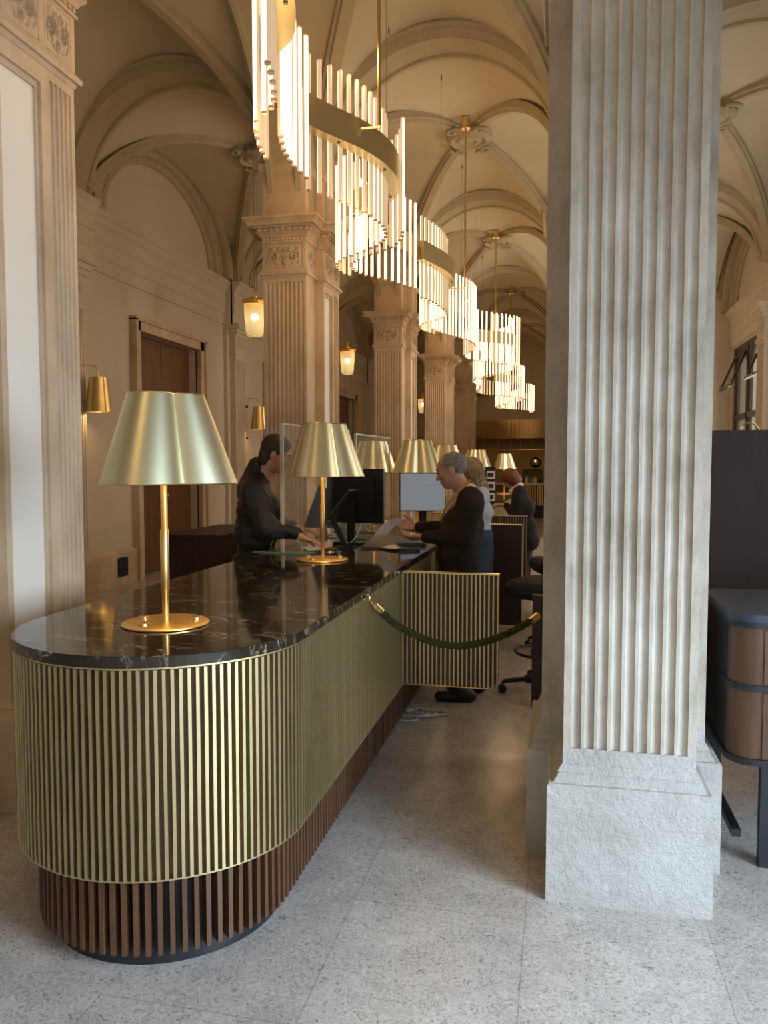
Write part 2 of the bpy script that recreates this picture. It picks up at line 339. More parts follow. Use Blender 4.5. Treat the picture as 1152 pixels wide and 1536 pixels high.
# diagonal ribs and ceiling roses
def ribs(xc,yc):
    for sx in (-1,1):
        for sy in (-1,1):
            fr=[]; d=Vector((sx*1.35,sy*2.45,0)); dn=d.normalized(); ac=Vector((-dn.y,dn.x,0))
            for i in range(22):
                t=.06+.88*i/21; p=Vector((xc,yc,0))+d*t; z=4.3+1.83*math.sqrt(1-t*t)
                tz=-1.9*t/math.sqrt(1-t*t); T=(d+Vector((0,0,tz))).normalized(); N=T.cross(ac); N=N if N.z<0 else -N
                fr.append((Vector((p.x,p.y,z)),ac,N))
            mb=MB(); mb.sweep([(-.085,-.06),(-.085,.02),(-.055,.03),(-.045,.065),(.045,.065),(.055,.03),(.085,.02),(.085,-.06)],fr); trimobj(mb)
rose=None
posn=['nearest','second','third','fourth','fifth','farthest']
def make_rose():
    t=thing('ceiling_rose','','rose',(0,0,0),'carved roses at the vault crowns')
    mb=MB(); mb.lathe([(.30,.12),(.30,0),(.27,-.03),(.25,-.05),(.22,-.04),(.20,-.01),(.17,-.01),(.15,-.04),(.11,-.045),(.08,-.02),(.03,-.03),(.001,-.03)],seg=36,shape=lambda a:1+.035*math.cos(12*a)); mb.build('rose_disc','rib',t,smooth=True)
    for sx,sy in ((1,1),(1,-1),(-1,1),(-1,-1)):
        mb=MB(); a=math.atan2(sy*2.45,sx*1.35); c=Vector((math.cos(a)*.36,math.sin(a)*.36,-.02))
        pts=[c+Vector((math.cos(a+PI/2),math.sin(a+PI/2),0))*(.13-.012*k)*math.cos(k*.7)+Vector((math.cos(a),math.sin(a),0))*(.10-.01*k)*math.sin(k*.7) for k in range(11)]
        mb.tube(pts,.028,8); mb.build('scroll','rib',t,smooth=True)
    return t
lane={0:'left aisle',1:'central nave',2:'right aisle'}
rose=make_rose()
k=0
for li,xc in enumerate((XN-HX,(XN+XR)/2,XR+HX+.03)):
    for j in range(len(YG)-1):
        yc=YG[j]+2.515
        ribs(xc,yc)
        if li!=1 and not (4<yc<22): continue
        if yc<0: continue
        lab='carved plaster rose at vault crown of %s, %s one along the hall'%(lane[li],posn[j-1 if li==1 else j-1])
        if k==0: o=rose; o.location=(xc,yc,6.045); o['label']=lab
        else: o=dup(rose,(xc,yc,6.045),lab)
        k+=1
# ------------------------------------------------------------------ fluted columns
def flute_poly(w,d,n,x0=0,y0=0):
    # front edge at y=-d.. grooves cut in, returns polygon (x,y), back at y=0
    P=[(w/2,0),(-w/2,0),(-w/2,-d)]; mg=.022; p=(w-2*mg)/n; fr=.25
    for i in range(n):
        a=-w/2+mg+p*(i+fr/2); b=-w/2+mg+p*(i+1-fr/2); r=(b-a)/2; c=(a+b)/2
        P+=[(c-r*math.cos(PI*q/6),-d+r*.95*math.sin(PI*q/6)) for q in range(7)]
    P.append((w/2,-d)); return [(x+x0,y+y0) for x,y in P]
def rotp(P,q): # quarter turns
    for _ in range(q%4): P=[(-y,x) for x,y in P]
    return P
CW,CD=.318,.30; PW,PDp=.2315,.335        # core half sizes, pilaster half width and projection
def scroll_h(u,v):
    x=(u-.5)*2; y=(v-.5)*1.3; h=0
    for sx in (-1,1):
        cx=sx*.52; dx=(x-cx)*sx; dy=y+.04; r=math.hypot(dx,dy)+1e-4; th=math.atan2(dy,dx)
        h=max(h,(.5+.5*math.sin(th+math.log(r)*4.2))*max(0,1-(r/.5)**3)); h=max(h,.62*abs(math.sin(7*x*sx+2.5*math.sin(5*y)+1)*math.sin(8*y+2*math.sin(6*x*sx))))
        dy=y-.35; dx=(abs(x)-.26); h=max(h,.8*max(0,1-(dx*dx*16+dy*dy*14)))
    h=max(h,(.75+.25*math.cos(y*20))*max(0,1-(abs(x)/(.16+.12*math.cos(y*3)))**2))
    e=min(u,1-u,v,1-v); h*=min(1,max(0,(e-.03)*14)); h*=.8+.2*math.sin(x*31)*math.sin(y*27)
    return -.020+.050*h if e>.045 else 0
def plan(ow,od=None,front=True,back=True):
    o=ow; P=[]
    x1,x2=PW+o,CW+o; y1,y2=CD+o,CD+PDp+o
    return [(-x1,-y2),(x1,-y2),(x1,-y1),(x2,-y1),(x2,y1),(-x2,y1),(-x2,-y1),(-x1,-y1)]
def capital_parts(t,sm):
    mb=MB()
    def lv(a,z0,b,z1): mb.frustum(plan(a),z0,plan(b),z1)
    lv(.004,3.545,.012,3.57); lv(.028,3.57,.034,3.595); lv(.034,3.595,.012,3.62); lv(.006,3.62,.006,3.90)   # necking and frieze
    lv(.02,3.90,.02,3.915); lv(.018,3.955,.03,3.975); lv(.03,3.975,.055,4.0); lv(.075,4.04,.085,4.055)
    lv(.01,3.915,.01,3.955); lv(.05,4.0,.05,4.04); lv(.12,4.055,.13,4.075); lv(.13,4.075,.155,4.11); lv(.165,4.11,.165,4.135)
    mb.build('capital',sm,t)
    mb=MB(); w=PW*2-.05
    mb.hfield((-w/2,-CD-PDp-.0075,3.635),(w,0,0),(0,0,.25),(0,-1,0),48,26,scroll_h)
    for s in (-1,1):
        mb.hfield((s*(CW+.0075),-s*.25,3.635),(0,s*.27,0),(0,0,.25),(s,0,0),28,26,scroll_h); mb.hfield((s*(CW+.0075),s*.06,3.635),(0,s*.21,0),(0,0,.25),(s,0,0),22,26,scroll_h)
    mb.hfield((PW+.0075,-(CD+.165)-.14,3.635),(0,.28,0),(0,0,.25),(1,0,0),28,26,scroll_h); mb.hfield((-PW-.0075,-(CD+.165)+.14,3.635),(0,-.28,0),(0,0,.25),(-1,0,0),28,26,scroll_h)
    mb.build('acanthus_relief','carved',t,smooth=True)
    mb=MB()   # bead and egg rows following the outline
    for o,z,sp,sz in ((.012,3.935,.038,(.014,.014,.017)),(.056,4.02,.062,(.022,.022,.022))):
        P=plan(o)
        for i in range(len(P)):
            a,b=Vector(P[i]),Vector(P[(i+1)%len(P)]); L=(b-a).length; n=max(1,int(L/sp))
            for q in range(n):
                p=a+(b-a)*((q+.5)/n); mb.sphere((p.x,p.y,z),1,sz,6,4)
    mb.build('egg_moulding',sm,t,smooth=True)
def column(name,label,loc,sm,basem,n=9,z_cap=True,group=None):
    t=thing(name,label,'column',loc,group)
    mb=MB()  # plinth: tall block with a sloped and stepped moulding
    mb.prism(plan(.057),0,.432); mb.frustum(plan(.057),.432,plan(.050),.44); mb.frustum(plan(.036),.44,plan(.012),.475); mb.frustum(plan(.02),.475,plan(.004),.50); mb.prism(plan(.001),.50,.56)
    mb.build('plinth',basem,t)
    mb=MB()
    fp=flute_poly(PW*2,PDp,n,0,-CD)
    mb.prism(fp,.55,3.50); mb.box(-PW,PW,-CD-PDp,-CD,3.50,3.56)
    mb.build('fluted_pilaster',sm,t)
    mb=MB(); CI=CW-.035
    mb.box(-CI,CI,-CD,CD,.5,3.56)
    for s in (-1,1):
        xa,xb=sorted((s*CI,s*CW))
        mb.box(xa,xb,-CD,-CD+.035,.5,3.56); mb.box(xa,xb,.03,.07,.5,3.56); mb.box(xa,xb,-CD+.035,.03,3.46,3.56); mb.box(xa,xb,-CD+.035,.03,.5,.62)
        xm=sorted((s*CI,s*(CW-.016)))
        mb.box(*xm,-CD+.035,-CD+.06,.62,3.46); mb.box(*xm,.008,.03,.62,3.46); mb.box(*xm,-CD+.06,.008,3.43,3.46)
        q=flute_poly(.23,.035,5); q=rotp(q,1) if s>0 else rotp(q,3)     # narrow fluted strip on the side faces
        mb.prism([(x+s*CI,y+.185) for x,y in q],.55,3.5); mb.box(xa,xb,.07,CD,3.5,3.56)
    mb.build('core',sm,t)
    mb=MB()
    for s in (-1,1): xa,xb=sorted((s*(CI-.01),s*(CI+.006))); mb.box(xa,xb,-CD+.06,.008,.62,3.43)
    mb.build('side_panel','panel_white',t)
    if z_cap:
        capital_parts(t,sm)
        mb=MB(); mb.prism(plan(-.002),4.13,4.62); mb.frustum(plan(.012),4.62,plan(.03),4.66); mb.prism(plan(.03),4.66,4.70); mb.box(-CW,CW,-CD,CD,4.70,5.4); mb.frustum([(-.2,CD),(.2,CD),(.2,CD+.02),(-.2,CD+.02)],3.9,[(-PW,CD),(PW,CD),(PW,.64),(-PW,.64)],4.4); mb.box(-PW,PW,CD,.64,4.4,5.2)
        mb.build('impost_block',sm,t)
    return t
col_near=column('fluted_pillar','pale fluted stone pillar with rough plinth standing closest on the right',(.257,3.572,0),'stone','rough_stone')
c0=column('fluted_pillar','fluted stone pier at the left edge with light flat side panel',(XN,YG[1],0),'warm_stone','warm_stone')
ordn=['with carved capital behind the man in the leather jacket','second behind the leather jacket man, beside the second hanging lantern','third of the receding left row','fourth and farthest of the receding left row']
for j in range(2,6): dup(c0,(XN,YG[j],0),'warm fluted stone column '+ordn[j-2])
for j in range(2,6): dup(c0,(XR,YG[j],0),'fluted stone column of the right row hidden behind the near pillar',group='hidden columns of the right row')
# ------------------------------------------------------------------ left wall with door cases, pilasters, lunettes, entablature
def lunette_wall(name,X,s,wins,doors,y0,y1):
    # s=+1: room is on +X side
    mb=MB(); xb=X-s*.3; xa,xc=sorted((X,xb))
    cuts=sorted([(a,b,z0,z1) for a,b,z0,z1 in wins+doors]); y=y0
    for a,b,z0,z1 in cuts:
        mb.box(xa,xc,y,a,0,6.3)
        if z0>0: mb.box(xa,xc,a,b,0,z0)
        mb.box(xa,xc,a,b,z1,6.3); y=b
    mb.box(xa,xc,y,y1,0,6.3); return struct(mb,name,'wallp')
DO=[(YG[j]+2.515-.95,YG[j]+2.515+.95,0,3.5) for j in (1,2,3,4)]
DO=[(a+.15,b+.15,c,d) for a,b,c,d in DO]
WI=[(YG[j]+2.515-1.5,YG[j]+2.515+(1.95 if j==3 else 1.5),1.0,4.05) for j in (0,1,2,3)]
lunette_wall('wall_left',XL,1,[],DO,Y0,Y1)
lunette_wall('wall_right',XW+.12,-1,WI,[],Y0,Y1)
mb=MB(); mb.box(XL-.3,XW+.4,Y0-.3,Y0,0,6.4); struct(mb,'wall_back','wallp')
mb=MB(); mb.box(XL-.3,XW+.3,Y1,Y1+.3,0,6.4); struct(mb,'wall_far','wallp')
mb=MB(); mb.box(XR+.25,XW+.2,18.15,18.45,0,6.3); struct(mb,'wall_right_end','wallp')
# entablature on the left wall and stone dado
mb=MB()
def runx(s,X,y0,y1,prof):
    mb.sweep([(a,b) for a,b in prof],[(Vector((X,y,0)),Vector((s,0,0)),Vector((0,0,1))) for y in (y0,y1)])
ENT=[(-.02,4.10),(.03,4.10),(.03,4.28),(.045,4.285),(.045,4.47),(.07,4.49),(.07,4.53),(.05,4.54),(.05,4.66),(.09,4.70),(.12,4.76),(.16,4.79),(.16,4.84),(-.02,4.86)]
runx(1,XL,Y0,Y1,ENT)
for y in YG[1:]: runx(1,XL+.17,y-.36,y+.36,ENT); mb.box(XL,XL+.18,y-.36,y+.36,4.1,4.86)
struct(mb,'trim_entablature_left','wallp')
mb=MB()
PR=ENT
mb.sweep(PR,[(Vector((XW+.12,y,0)),Vector((-1,0,0)),Vector((0,0,1))) for y in (Y0,18.15)])
for y in YG[1:5]: mb.sweep(PR,[(Vector((XW-.05,yy,0)),Vector((-1,0,0)),Vector((0,0,1))) for yy in (y-.36,y+.36)])
struct(mb,'trim_entablature_right','wallp')
mb=MB(); y=Y0
for a,b,_,_ in DO: mb.box(XL,XL+.06,y,a-.16,0,.42); mb.frustum([(XL,y),(XL+.06,y),(XL+.06,a-.16),(XL,a-.16)],.42,[(XL,y),(XL+.02,y),(XL+.02,a-.16),(XL,a-.16)],.46); y=b+.16
mb.box(XL,XL+.06,y,Y1,0,.42); struct(mb,'baseboard_left','warm_stone')
# wall pilasters
def wall_pilaster(X,y,s,m='wallp'):
    mb=MB(); q=0
    mb2=MB()
    P=flute_poly(.44,.17,8); P=rotp(P,1) if s>0 else rotp(P,3)
    mb.prism([(x+X,yy+y) for x,yy in P],.55,3.5)
    def bx(o,z0,z1,w=.24,d=.18): xa,xb=sorted((X,X+s*(d+o))); mb.box(xa,xb,y-w-o,y+w+o,z0,z1)
    xa,xb=sorted((X,X+s*.07)); mb.box(xa,xb,y-.34,y+.34,.4,4.1)
    bx(.03,0,.42); bx(.0,.42,.56); bx(0,3.5,3.56); bx(.02,3.56,3.61); bx(0,3.61,3.9); bx(.03,3.9,3.97); bx(.06,3.97,4.04); bx(.11,4.04,4.12)
    mb.hfield((X+s*.1815,y-s*.21,3.63),(0,s*.42,0),(0,0,.25),(s,0,0),40,24,scroll_h)
    return struct(mb,'trim_pilaster',m)
for y in YG[1:]: wall_pilaster(XL,y,1)
for y in YG[1:4]: wall_pilaster(XW-.19,y,-1)
for y in YG[1:4]: mb=MB(); mb.box(XW-.20,XW+.12,y-.34,y+.34,0,4.13); trimobj(mb,'wallp',False)
# wall arches (lunettes) on both side walls
for s,X in ((1,XL),(-1,XW+.12)):
    for j in range(0,len(YG)-1 if s>0 else 4):
        yc=YG[j]+2.515
        V=Vector((s,0,0))
        mb=MB(); mb.sweep([(0,.02),(.05,.02),(.07,0),(.07,-.04),(.03,-.08),(0,-.08)],[(o,V,n_) for o,n_ in ell_frames((X,yc),(0,1,0),1.66,1.16,4.86)])
        mb.sweep([(0,-.02),(.10,-.02),(.13,.0),(.13,.18),(.09,.20),(0,.20)],[(o,V,n_) for o,n_ in ell_frames((X,yc),(0,1,0),1.70,1.19,4.86)])
        for i in range(1,50):
            a=PI*i/50; mb.sphere((X+s*.135,yc+1.78*math.cos(a),4.86+1.27*math.sin(a)),1,(.018,.026,.026),6,4)
        mb.sweep([(0,0),(.20,0),(.24,.03),(.24,.10),(.19,.13),(.19,.7),(0,.7)],[(o,V,n_) for o,n_ in ell_frames((X,yc),(0,1,0),1.98,1.36,4.86)])
        mb.sweep([(0,.0),(.30,.0),(.30,.06),(0,.06)],[(o,V,n_) for o,n_ in ell_frames((X,yc),(0,1,0),2.16,1.44,4.86)])
        trimobj(mb,'rib')
# doors
for i,(a,b,_,zt) in enumerate(DO):
    mb=MB(); w=.15
    for o,d in ((0,.07),(.05,.095),(.10,.12)):
        mb.box(XL,XL+d,a-w+o*0,a-o*0-(.0 if o==0 else 0)-o,0,zt+w) if o==0 else None
    mb.box(XL-.02,XL+.075,a-w,a,0,zt+w); mb.box(XL-.02,XL+.075,b,b+w,0,zt+w); mb.box(XL-.02,XL+.075,a-w,b+w,zt,zt+w)
    mb.box(XL,XL+.11,a-w-.03,a-w+.03,0,zt+w); mb.box(XL,XL+.11,b+w-.03,b+w+.03,0,zt+w); mb.box(XL,XL+.11,a-w-.03,b+w+.03,zt+w-.02,zt+w+.04)
    struct(mb,'trim_door_frame','warm_stone')
    d=bpy.data.objects.new('door_%d'%(i+1),None); COL.objects.link(d); d['kind']='structure'; d.location=(XL-.13,(a+b)/2,0)
    off=d.location
    for y0,y1 in ((a+.01,(a+b)/2-.004),((a+b)/2+.004,b-.01)):
        mb=MB(); mb.box(XL-.19,XL-.14,y0,y1,.01,zt-.01); L=mb.build('door_leaf','doorwood',d,off)
    for y in ((a+b)/2-.07,(a+b)/2+.07):
        mb=MB(); mb.sphere((XL-.10,y,1.15),.028); mb.tube([(XL-.14,y,1.15),(XL-.10,y,1.15)],.012); mb.build('door_knob','brass',d,off,True)
# floor grille in the dado
mb=MB(); g0=at(177,845,X=XL+.065); g1=at(192,845,X=XL+.065)
mb.box(XL+.05,XL+.066,g0.y,g1.y,.10,.36); [mb.box(XL+.06,XL+.074,g0.y,g1.y,.12+.03*q,.128+.03*q) for q in range(8)]
single(mb,'vent_grille','grille','small dark square vent grille low in the stone dado left of the door','grille',(XL+.06,g0.y,0))
# windows in the right wall
for i,(a,b,z0,z1) in enumerate(WI):
    X=XW+.2; w=bpy.data.objects.new('window_%d'%(i+1),None); COL.objects.link(w); w['kind']='structure'; w.location=(X,(a+b)/2,z0); off=w.location
    mb=MB(); W=(b-a)/3
    mb.box(X-.04,X+.06,a,a+.09,z0,z1); mb.box(X-.04,X+.06,b-.09,b,z0,z1); mb.box(X-.04,X+.06,a,b,z0,z0+.09); mb.box(X-.04,X+.06,a,b,z1-.1,z1)
    for k in range(1,3): mb.box(X-.05,X+.06,a+k*W-.05,a+k*W+.05,z0,z1)
    mb.box(X-.05,X+.06,a,b,2.55,2.66)
    for k in range(3):   # round headed lights: spandrels
        c=a+(k+.5)*W; r=W/2-.08
        for sg in (-1,1):
            pts=[(c+sg*r*math.cos(q*PI/16),z1-.12-r+r*math.sin(q*PI/16)) for q in range(9)]
            P=[(c+sg*(W/2),z1-.12-r)]+pts+[(c,z1),(c+sg*W/2,z1)]
            n=len(P); mb.add([(X-.03,p,q) for p,q in P]+[(X+.05,p,q) for p,q in P],[tuple(range(n)),tuple(range(2*n-1,n-1,-1))]+[(t,(t+1)%n,(t+1)%n+n,t+n) for t in range(n)])
    mb.build('window_frame','winframe',w,off)
    mb=MB(); mb.box(X,X+.008,a,b,z0,z1); mb.build('window_pane','pane',w,off)
    if i==3:
        for k in (0,2):
            mb=MB(); c=a+(k+.5)*W; top=3.85; bot=3.15; r=W/2-.1
            hp=Vector((X-.06,c,top)); dn=Vector((-.42,0,-1)).normalized(); L=(top-bot)
            for sg in (-1,1): mb.obox(hp+dn*L/2+Vector((0,sg*r,0)),(0,1,0),dn,dn.cross(Vector((0,1,0))),.025,L/2,.02)
            mb.obox(hp+dn*L,(0,1,0),dn,dn.cross(Vector((0,1,0))),r+.025,.03,.02); mb.obox(hp,(0,1,0),dn,dn.cross(Vector((0,1,0))),r+.025,.03,.02)
            mb.build('open_casement','winframe',w,off)
mb=MB(); mb.box(6.4,6.8,-6,30,-1,9); struct(mb,'wall_outside','outside')
# ------------------------------------------------------------------ chandeliers
BP=[(-1.3,-1.2),(-1.5,-.7),(-1.6,-.2),(-1.4,.4),(-1.2,1.0),(-1.25,1.6),(-1.4,2.2),(-1.4,2.6),(-1.32,2.9),(-1.24,3.2),(-1.26,3.5),(-1.32,3.75),(-1.41,3.97),(-1.55,4.12),(-1.62,4.3),(-1.665,4.48),(-1.69,4.68),(-1.68,4.9),(-1.63,5.07),(-1.53,5.26),(-1.41,5.48),(-1.32,5.75),(-1.29,6.05),(-1.33,6.33),(-1.46,6.57),(-1.68,6.77),(-1.86,6.93),(-1.96,7.12),(-1.97,7.34),(-1.89,7.58),(-1.73,7.86),(-1.57,8.2),
(-1.44,8.6),(-1.33,9.0),(-1.29,9.4),(-1.32,9.7),(-1.45,9.95),(-1.65,10.15),(-1.76,10.45),(-1.72,10.85),(-1.55,11.3),(-1.40,11.7),(-1.35,12.1),(-1.40,12.5),(-1.52,12.9),(-1.66,13.3),
(-1.62,13.75),(-1.40,14.1),(-1.10,14.4),(-.85,14.8),(-.82,15.3),(-1.0,15.8),(-1.4,16.3),(-1.8,16.9),(-1.95,17.5),(-1.9,18.2),
(-1.8,18.8),(-1.95,19.6),(-1.9,20.4),(-1.5,21.0),(-1.15,21.6),(-1.05,22.3),(-1.2,23.0),
(-1.5,23.8),(-1.85,24.6),(-1.9,25.4),(-1.6,26.1),(-1.15,26.6),(-.95,27.3),(-1.1,27.9)]
def catmull(P,n=8):
    P=[Vector((*p,0)) for p in P]; out=[]
    for i in range(len(P)-1):
        a,b,c,d=P[max(i-1,0)],P[i],P[i+1],P[min(i+2,len(P)-1)]
        for k in range(n):
            t=k/n; out.append(.5*((2*b)+(c-a)*t+(2*a-5*b+4*c-d)*t*t+(-a+3*b-3*c+d)*t**3))
    return out+[P[-1]]
BC=catmull(BP)
TB,TT=3.45,4.32
def tube_mesh():
    mb=MB(); r=.0165; seg=12
    vs=[(r*math.cos(2*PI*k/seg),r*math.sin(2*PI*k/seg),z) for z in (TB,TT) for k in range(seg)]
    for k in range(seg):
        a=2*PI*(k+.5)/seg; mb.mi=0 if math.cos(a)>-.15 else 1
        mb.add([vs[k],vs[(k+1)%seg],vs[(k+1)%seg+seg],vs[k+seg]],[(0,1,2,3)])
    mb.mi=2
    for z0,z1 in ((TB-.012,TB),(TT,TT+.01)): mb.lathe([(r*.97,z0),(r*.97,z1)],seg=12)
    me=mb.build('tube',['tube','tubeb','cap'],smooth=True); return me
tproto=tube_mesh(); tme=tproto.data; bpy.data.objects.remove(tproto)
CH=[(-1.2,2.3,.42),(2.9,8.3,5.45),(8.45,13.35,10.5),(13.5,18.35,15.53),(18.5,23.3,20.56),(23.5,27.9,25.6)]  # first entry is an unseen chandelier added to warm the near pillar
RUNS=[(-1.1,.9,1),(.3,2.2,-1),(3.45,4.62,1),(4.2,5.0,-1),(5.06,7.5,1),(6.15,8.3,-1),(8.5,11.0,1),(10.5,13.3,-1),(13.5,14.9,-1),(14.3,16.8,1),(16.1,18.3,-1),(18.5,21.3,1),(20.7,23.3,-1),(23.5,25.8,1),(25.2,27.9,-1)]
chl=['tube chandelier hanging overhead behind the viewpoint, outside the picture','nearest brass serpentine chandelier with lit tubes above the counter end','second serpentine brass tube chandelier, beyond the nearest one','third tube chandelier along the nave, turning out to the right','fourth tube chandelier, small and low in view before the last','farthest tube chandelier, smallest, near the slatted canopy']
for ci,(ya,yb,yr) in enumerate(CH):
    xr=-1.25; off=(xr,yr,3.9)
    t=thing('chandelier',chl[ci],'chandelier',off,'serpentine tube chandeliers down the nave')
    pts=[p for p in BC if ya-.02<=p.y<=yb+.02]
    fr=[]
    for i,p in enumerate(pts):
        T=(pts[min(i+1,len(pts)-1)]-pts[max(i-1,0)]).normalized(); fr.append((Vector((p.x,p.y,3.905)),Vector((T.y,-T.x,0)),Vector((0,0,1))))
    mb=MB(); mb.sweep([(-.045,-.1),(.045,-.1),(.045,.1),(-.045,.1)],fr); mb.build('brass_band','band',t,off,True)
    for i in range(5,len(pts)-2,17): p=pts[i]; mb=MB(); mb.lathe([(.012,3.798),(.012,3.81)],(p.x,p.y,0),8); mb.build('band_screw','ironc',t,off)
    # rod, cross bar and canopy
    top=6.14
    mb=MB(); mb.tube([(xr,yr,3.95),(xr,yr,top-.12)],.013); mb.build('hanging_rod','brass',t,off,True)
    mb=MB(); mb.lathe([(.06,top-.16),(.06,top-.02)],(xr,yr,0),20); mb.build('canopy','brass',t,off,True)
    near=min(pts,key=lambda p:abs(p.y-yr)); mb=MB(); mb.obox(((xr+near.x)/2,(yr+near.y)/2,3.94),(near.x-xr+1e-3,near.y-yr,0),(-(near.y-yr),near.x-xr+1e-3,0),(0,0,1),abs(near.x-xr)/2+.01,.007,.007); mb.build('cross_bar','brass',t,off)
    for yy in (ya+.5,yb-.4,yr+1.1):
        p=min(pts,key=lambda p:abs(p.y-max(yy,3.3) if ci==1 else p.y-yy)); mb=MB(); zt=webz(p.x+1.265,p.y-(yr+.1 if 0 else round((yr-5.965)/5.03)*5.03-0-5.965))-.02 if False else 6.0
        mb.tube([(p.x,p.y,4.0),(p.x,p.y,5.9)],.0018,5); mb.tube([(p.x,p.y,5.88),(p.x,p.y,5.94)],.008,6); mb.build('suspension_wire','ironc',t,off)
    # tubes
    for a,b,sd in RUNS:
        if a<ya-.05 or b>yb+.05: continue
        acc=.06; last=None
        sp=.098 if ci<3 else .112
        for i in range(len(pts)-1):
            p,q=pts[i],pts[i+1]; L=(q-p).length; s=0
            if not (a<=p.y<=b): continue
            while acc<L:
                c=p+(q-p)*(acc/L); T=(q-p).normalized(); N=Vector((-T.y,T.x,0))*sd      # sd=+1: left of travel
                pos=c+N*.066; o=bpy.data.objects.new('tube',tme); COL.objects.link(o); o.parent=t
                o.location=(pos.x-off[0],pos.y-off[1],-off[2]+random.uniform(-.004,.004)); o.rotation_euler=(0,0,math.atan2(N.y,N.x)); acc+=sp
            acc-=L
    for yy in (ya+1.2,yr,yb-1.0):
        p=min(pts,key=lambda p:abs(p.y-yy))
        q_=.4 if ci==0 else 1
        plight((p.x,p.y,4.45),q_*(11.5 if ci<4 else 5),.15,(1,.585,.25),'chandelier_glow'); plight((p.x,p.y,3.35),q_*(6 if ci<4 else 3),.15,(1,.585,.25),'chandelier_glow')
# ------------------------------------------------------------------ reception counter
CZ=1.03
def stadium(cx,cy,r,x0,x1,yend,n=40,end='flat'):
    P=[(cx+r*math.cos(a),cy+r*math.sin(a)) for a in np.linspace(-PI,0,n+1)]
    return P+[(x1,yend),(x0,yend)]
CX,CY,CR=-1.388,2.61,.525
def outline(ins,yend=5.72,n=48):
    r=CR-ins; P=[(CX+r*math.cos(a),CY+r*math.sin(a)) for a in np.linspace(-PI,0,n+1)]
    e=.12-min(ins,.1); xr=CX+r
    P+=[(xr-e+e*math.cos(a),yend-ins-e+e*math.sin(a)) for a in np.linspace(0,PI/2,6)]
    xi=-1.12-ins; P+=[(xi,yend-ins),(xi,9.9-ins),(CX-r,9.9-ins)]
    return P
ct=thing('reception_counter','long black marble topped counter with brass slats and rounded end','counter',(CX,CY,0))
off=(CX,CY,0)
mb=MB(); mb.prism(outline(.004),CZ-.036,CZ-.003); mb.frustum(outline(.004),CZ-.003,outline(.007),CZ); mb.build('worktop','marble',ct,off)
mb=MB(); mb.prism(outline(.010),CZ-.043,CZ-.036); mb.prism(outline(.012),.3265,.3315); mb.build('brass_rim','slat',ct,off)
mb=MB(); mb.prism(outline(.033),.33,CZ-.045); mb.build('wood_backing','walnut',ct,off)
def walk(P,pitch,maxlen=None):
    out=[]; acc=pitch/2; 
    for i in range(len(P)):
        a=Vector(P[i]); b=Vector(P[(i+1)%len(P)]); L=(b-a).length
        if L<1e-6: continue
        while acc<L: out.append((a+(b-a)*(acc/L),(b-a).normalized())); acc+=pitch
        acc-=L
    return out
def slats(mb,ins,depth,wd,pitch,z0,z1,flt=None):
    for p,T in walk(outline(ins),pitch):
        if flt and not flt(p): continue
        N=Vector((T.y,-T.x)); c=p-N*depth/2
        mb.obox((c.x,c.y,(z0+z1)/2),(T.x,T.y,0),(N.x,N.y,0),(0,0,1),wd/2,depth/2,(z1-z0)/2)
mb=MB(); slats(mb,.009,.026,.0105,.0252,.33,CZ-.045); mb.build('brass_slats','slat',ct,off)
mb=MB(); slats(mb,.072,.046,.0155,.038,.055,.325); mb.build('walnut_slats','walnut',ct,off)
mb=MB(); mb.prism(outline(.118),.0,.325); mb.build('plinth','black',ct,off)
# second counter farther along
c2=thing('reception_counter','farther brass slatted counter where the red haired woman works','counter',(-1.4,14,0))
off=(-1.4,14,0)
def rb(x0,x1,y0,y1,i): return rrect(x0+i,x1-i,y0+i,y1-i,.25)
mb=MB(); mb.prism(rb(-1.9,-.9,10.9,18,0),CZ-.04,CZ); mb.build('worktop','marble',c2,off)
mb=MB(); mb.prism(rb(-1.9,-.9,10.9,18,.02),.33,CZ-.04); mb.build('wood_backing','walnut_d',c2,off)
mb=MB()
for p,T in walk(rb(-1.9,-.9,10.9,18,.005),.05): mb.obox((p.x,p.y,.66),(T.x,T.y,0),(T.y,-T.x,0),(0,0,1),.011,.015,.33)
mb.build('brass_slats','slat',c2,off)
mb=MB(); mb.prism(rb(-1.9,-.9,10.9,18,.12),0,.33); mb.build('plinth','walnut_d',c2,off)
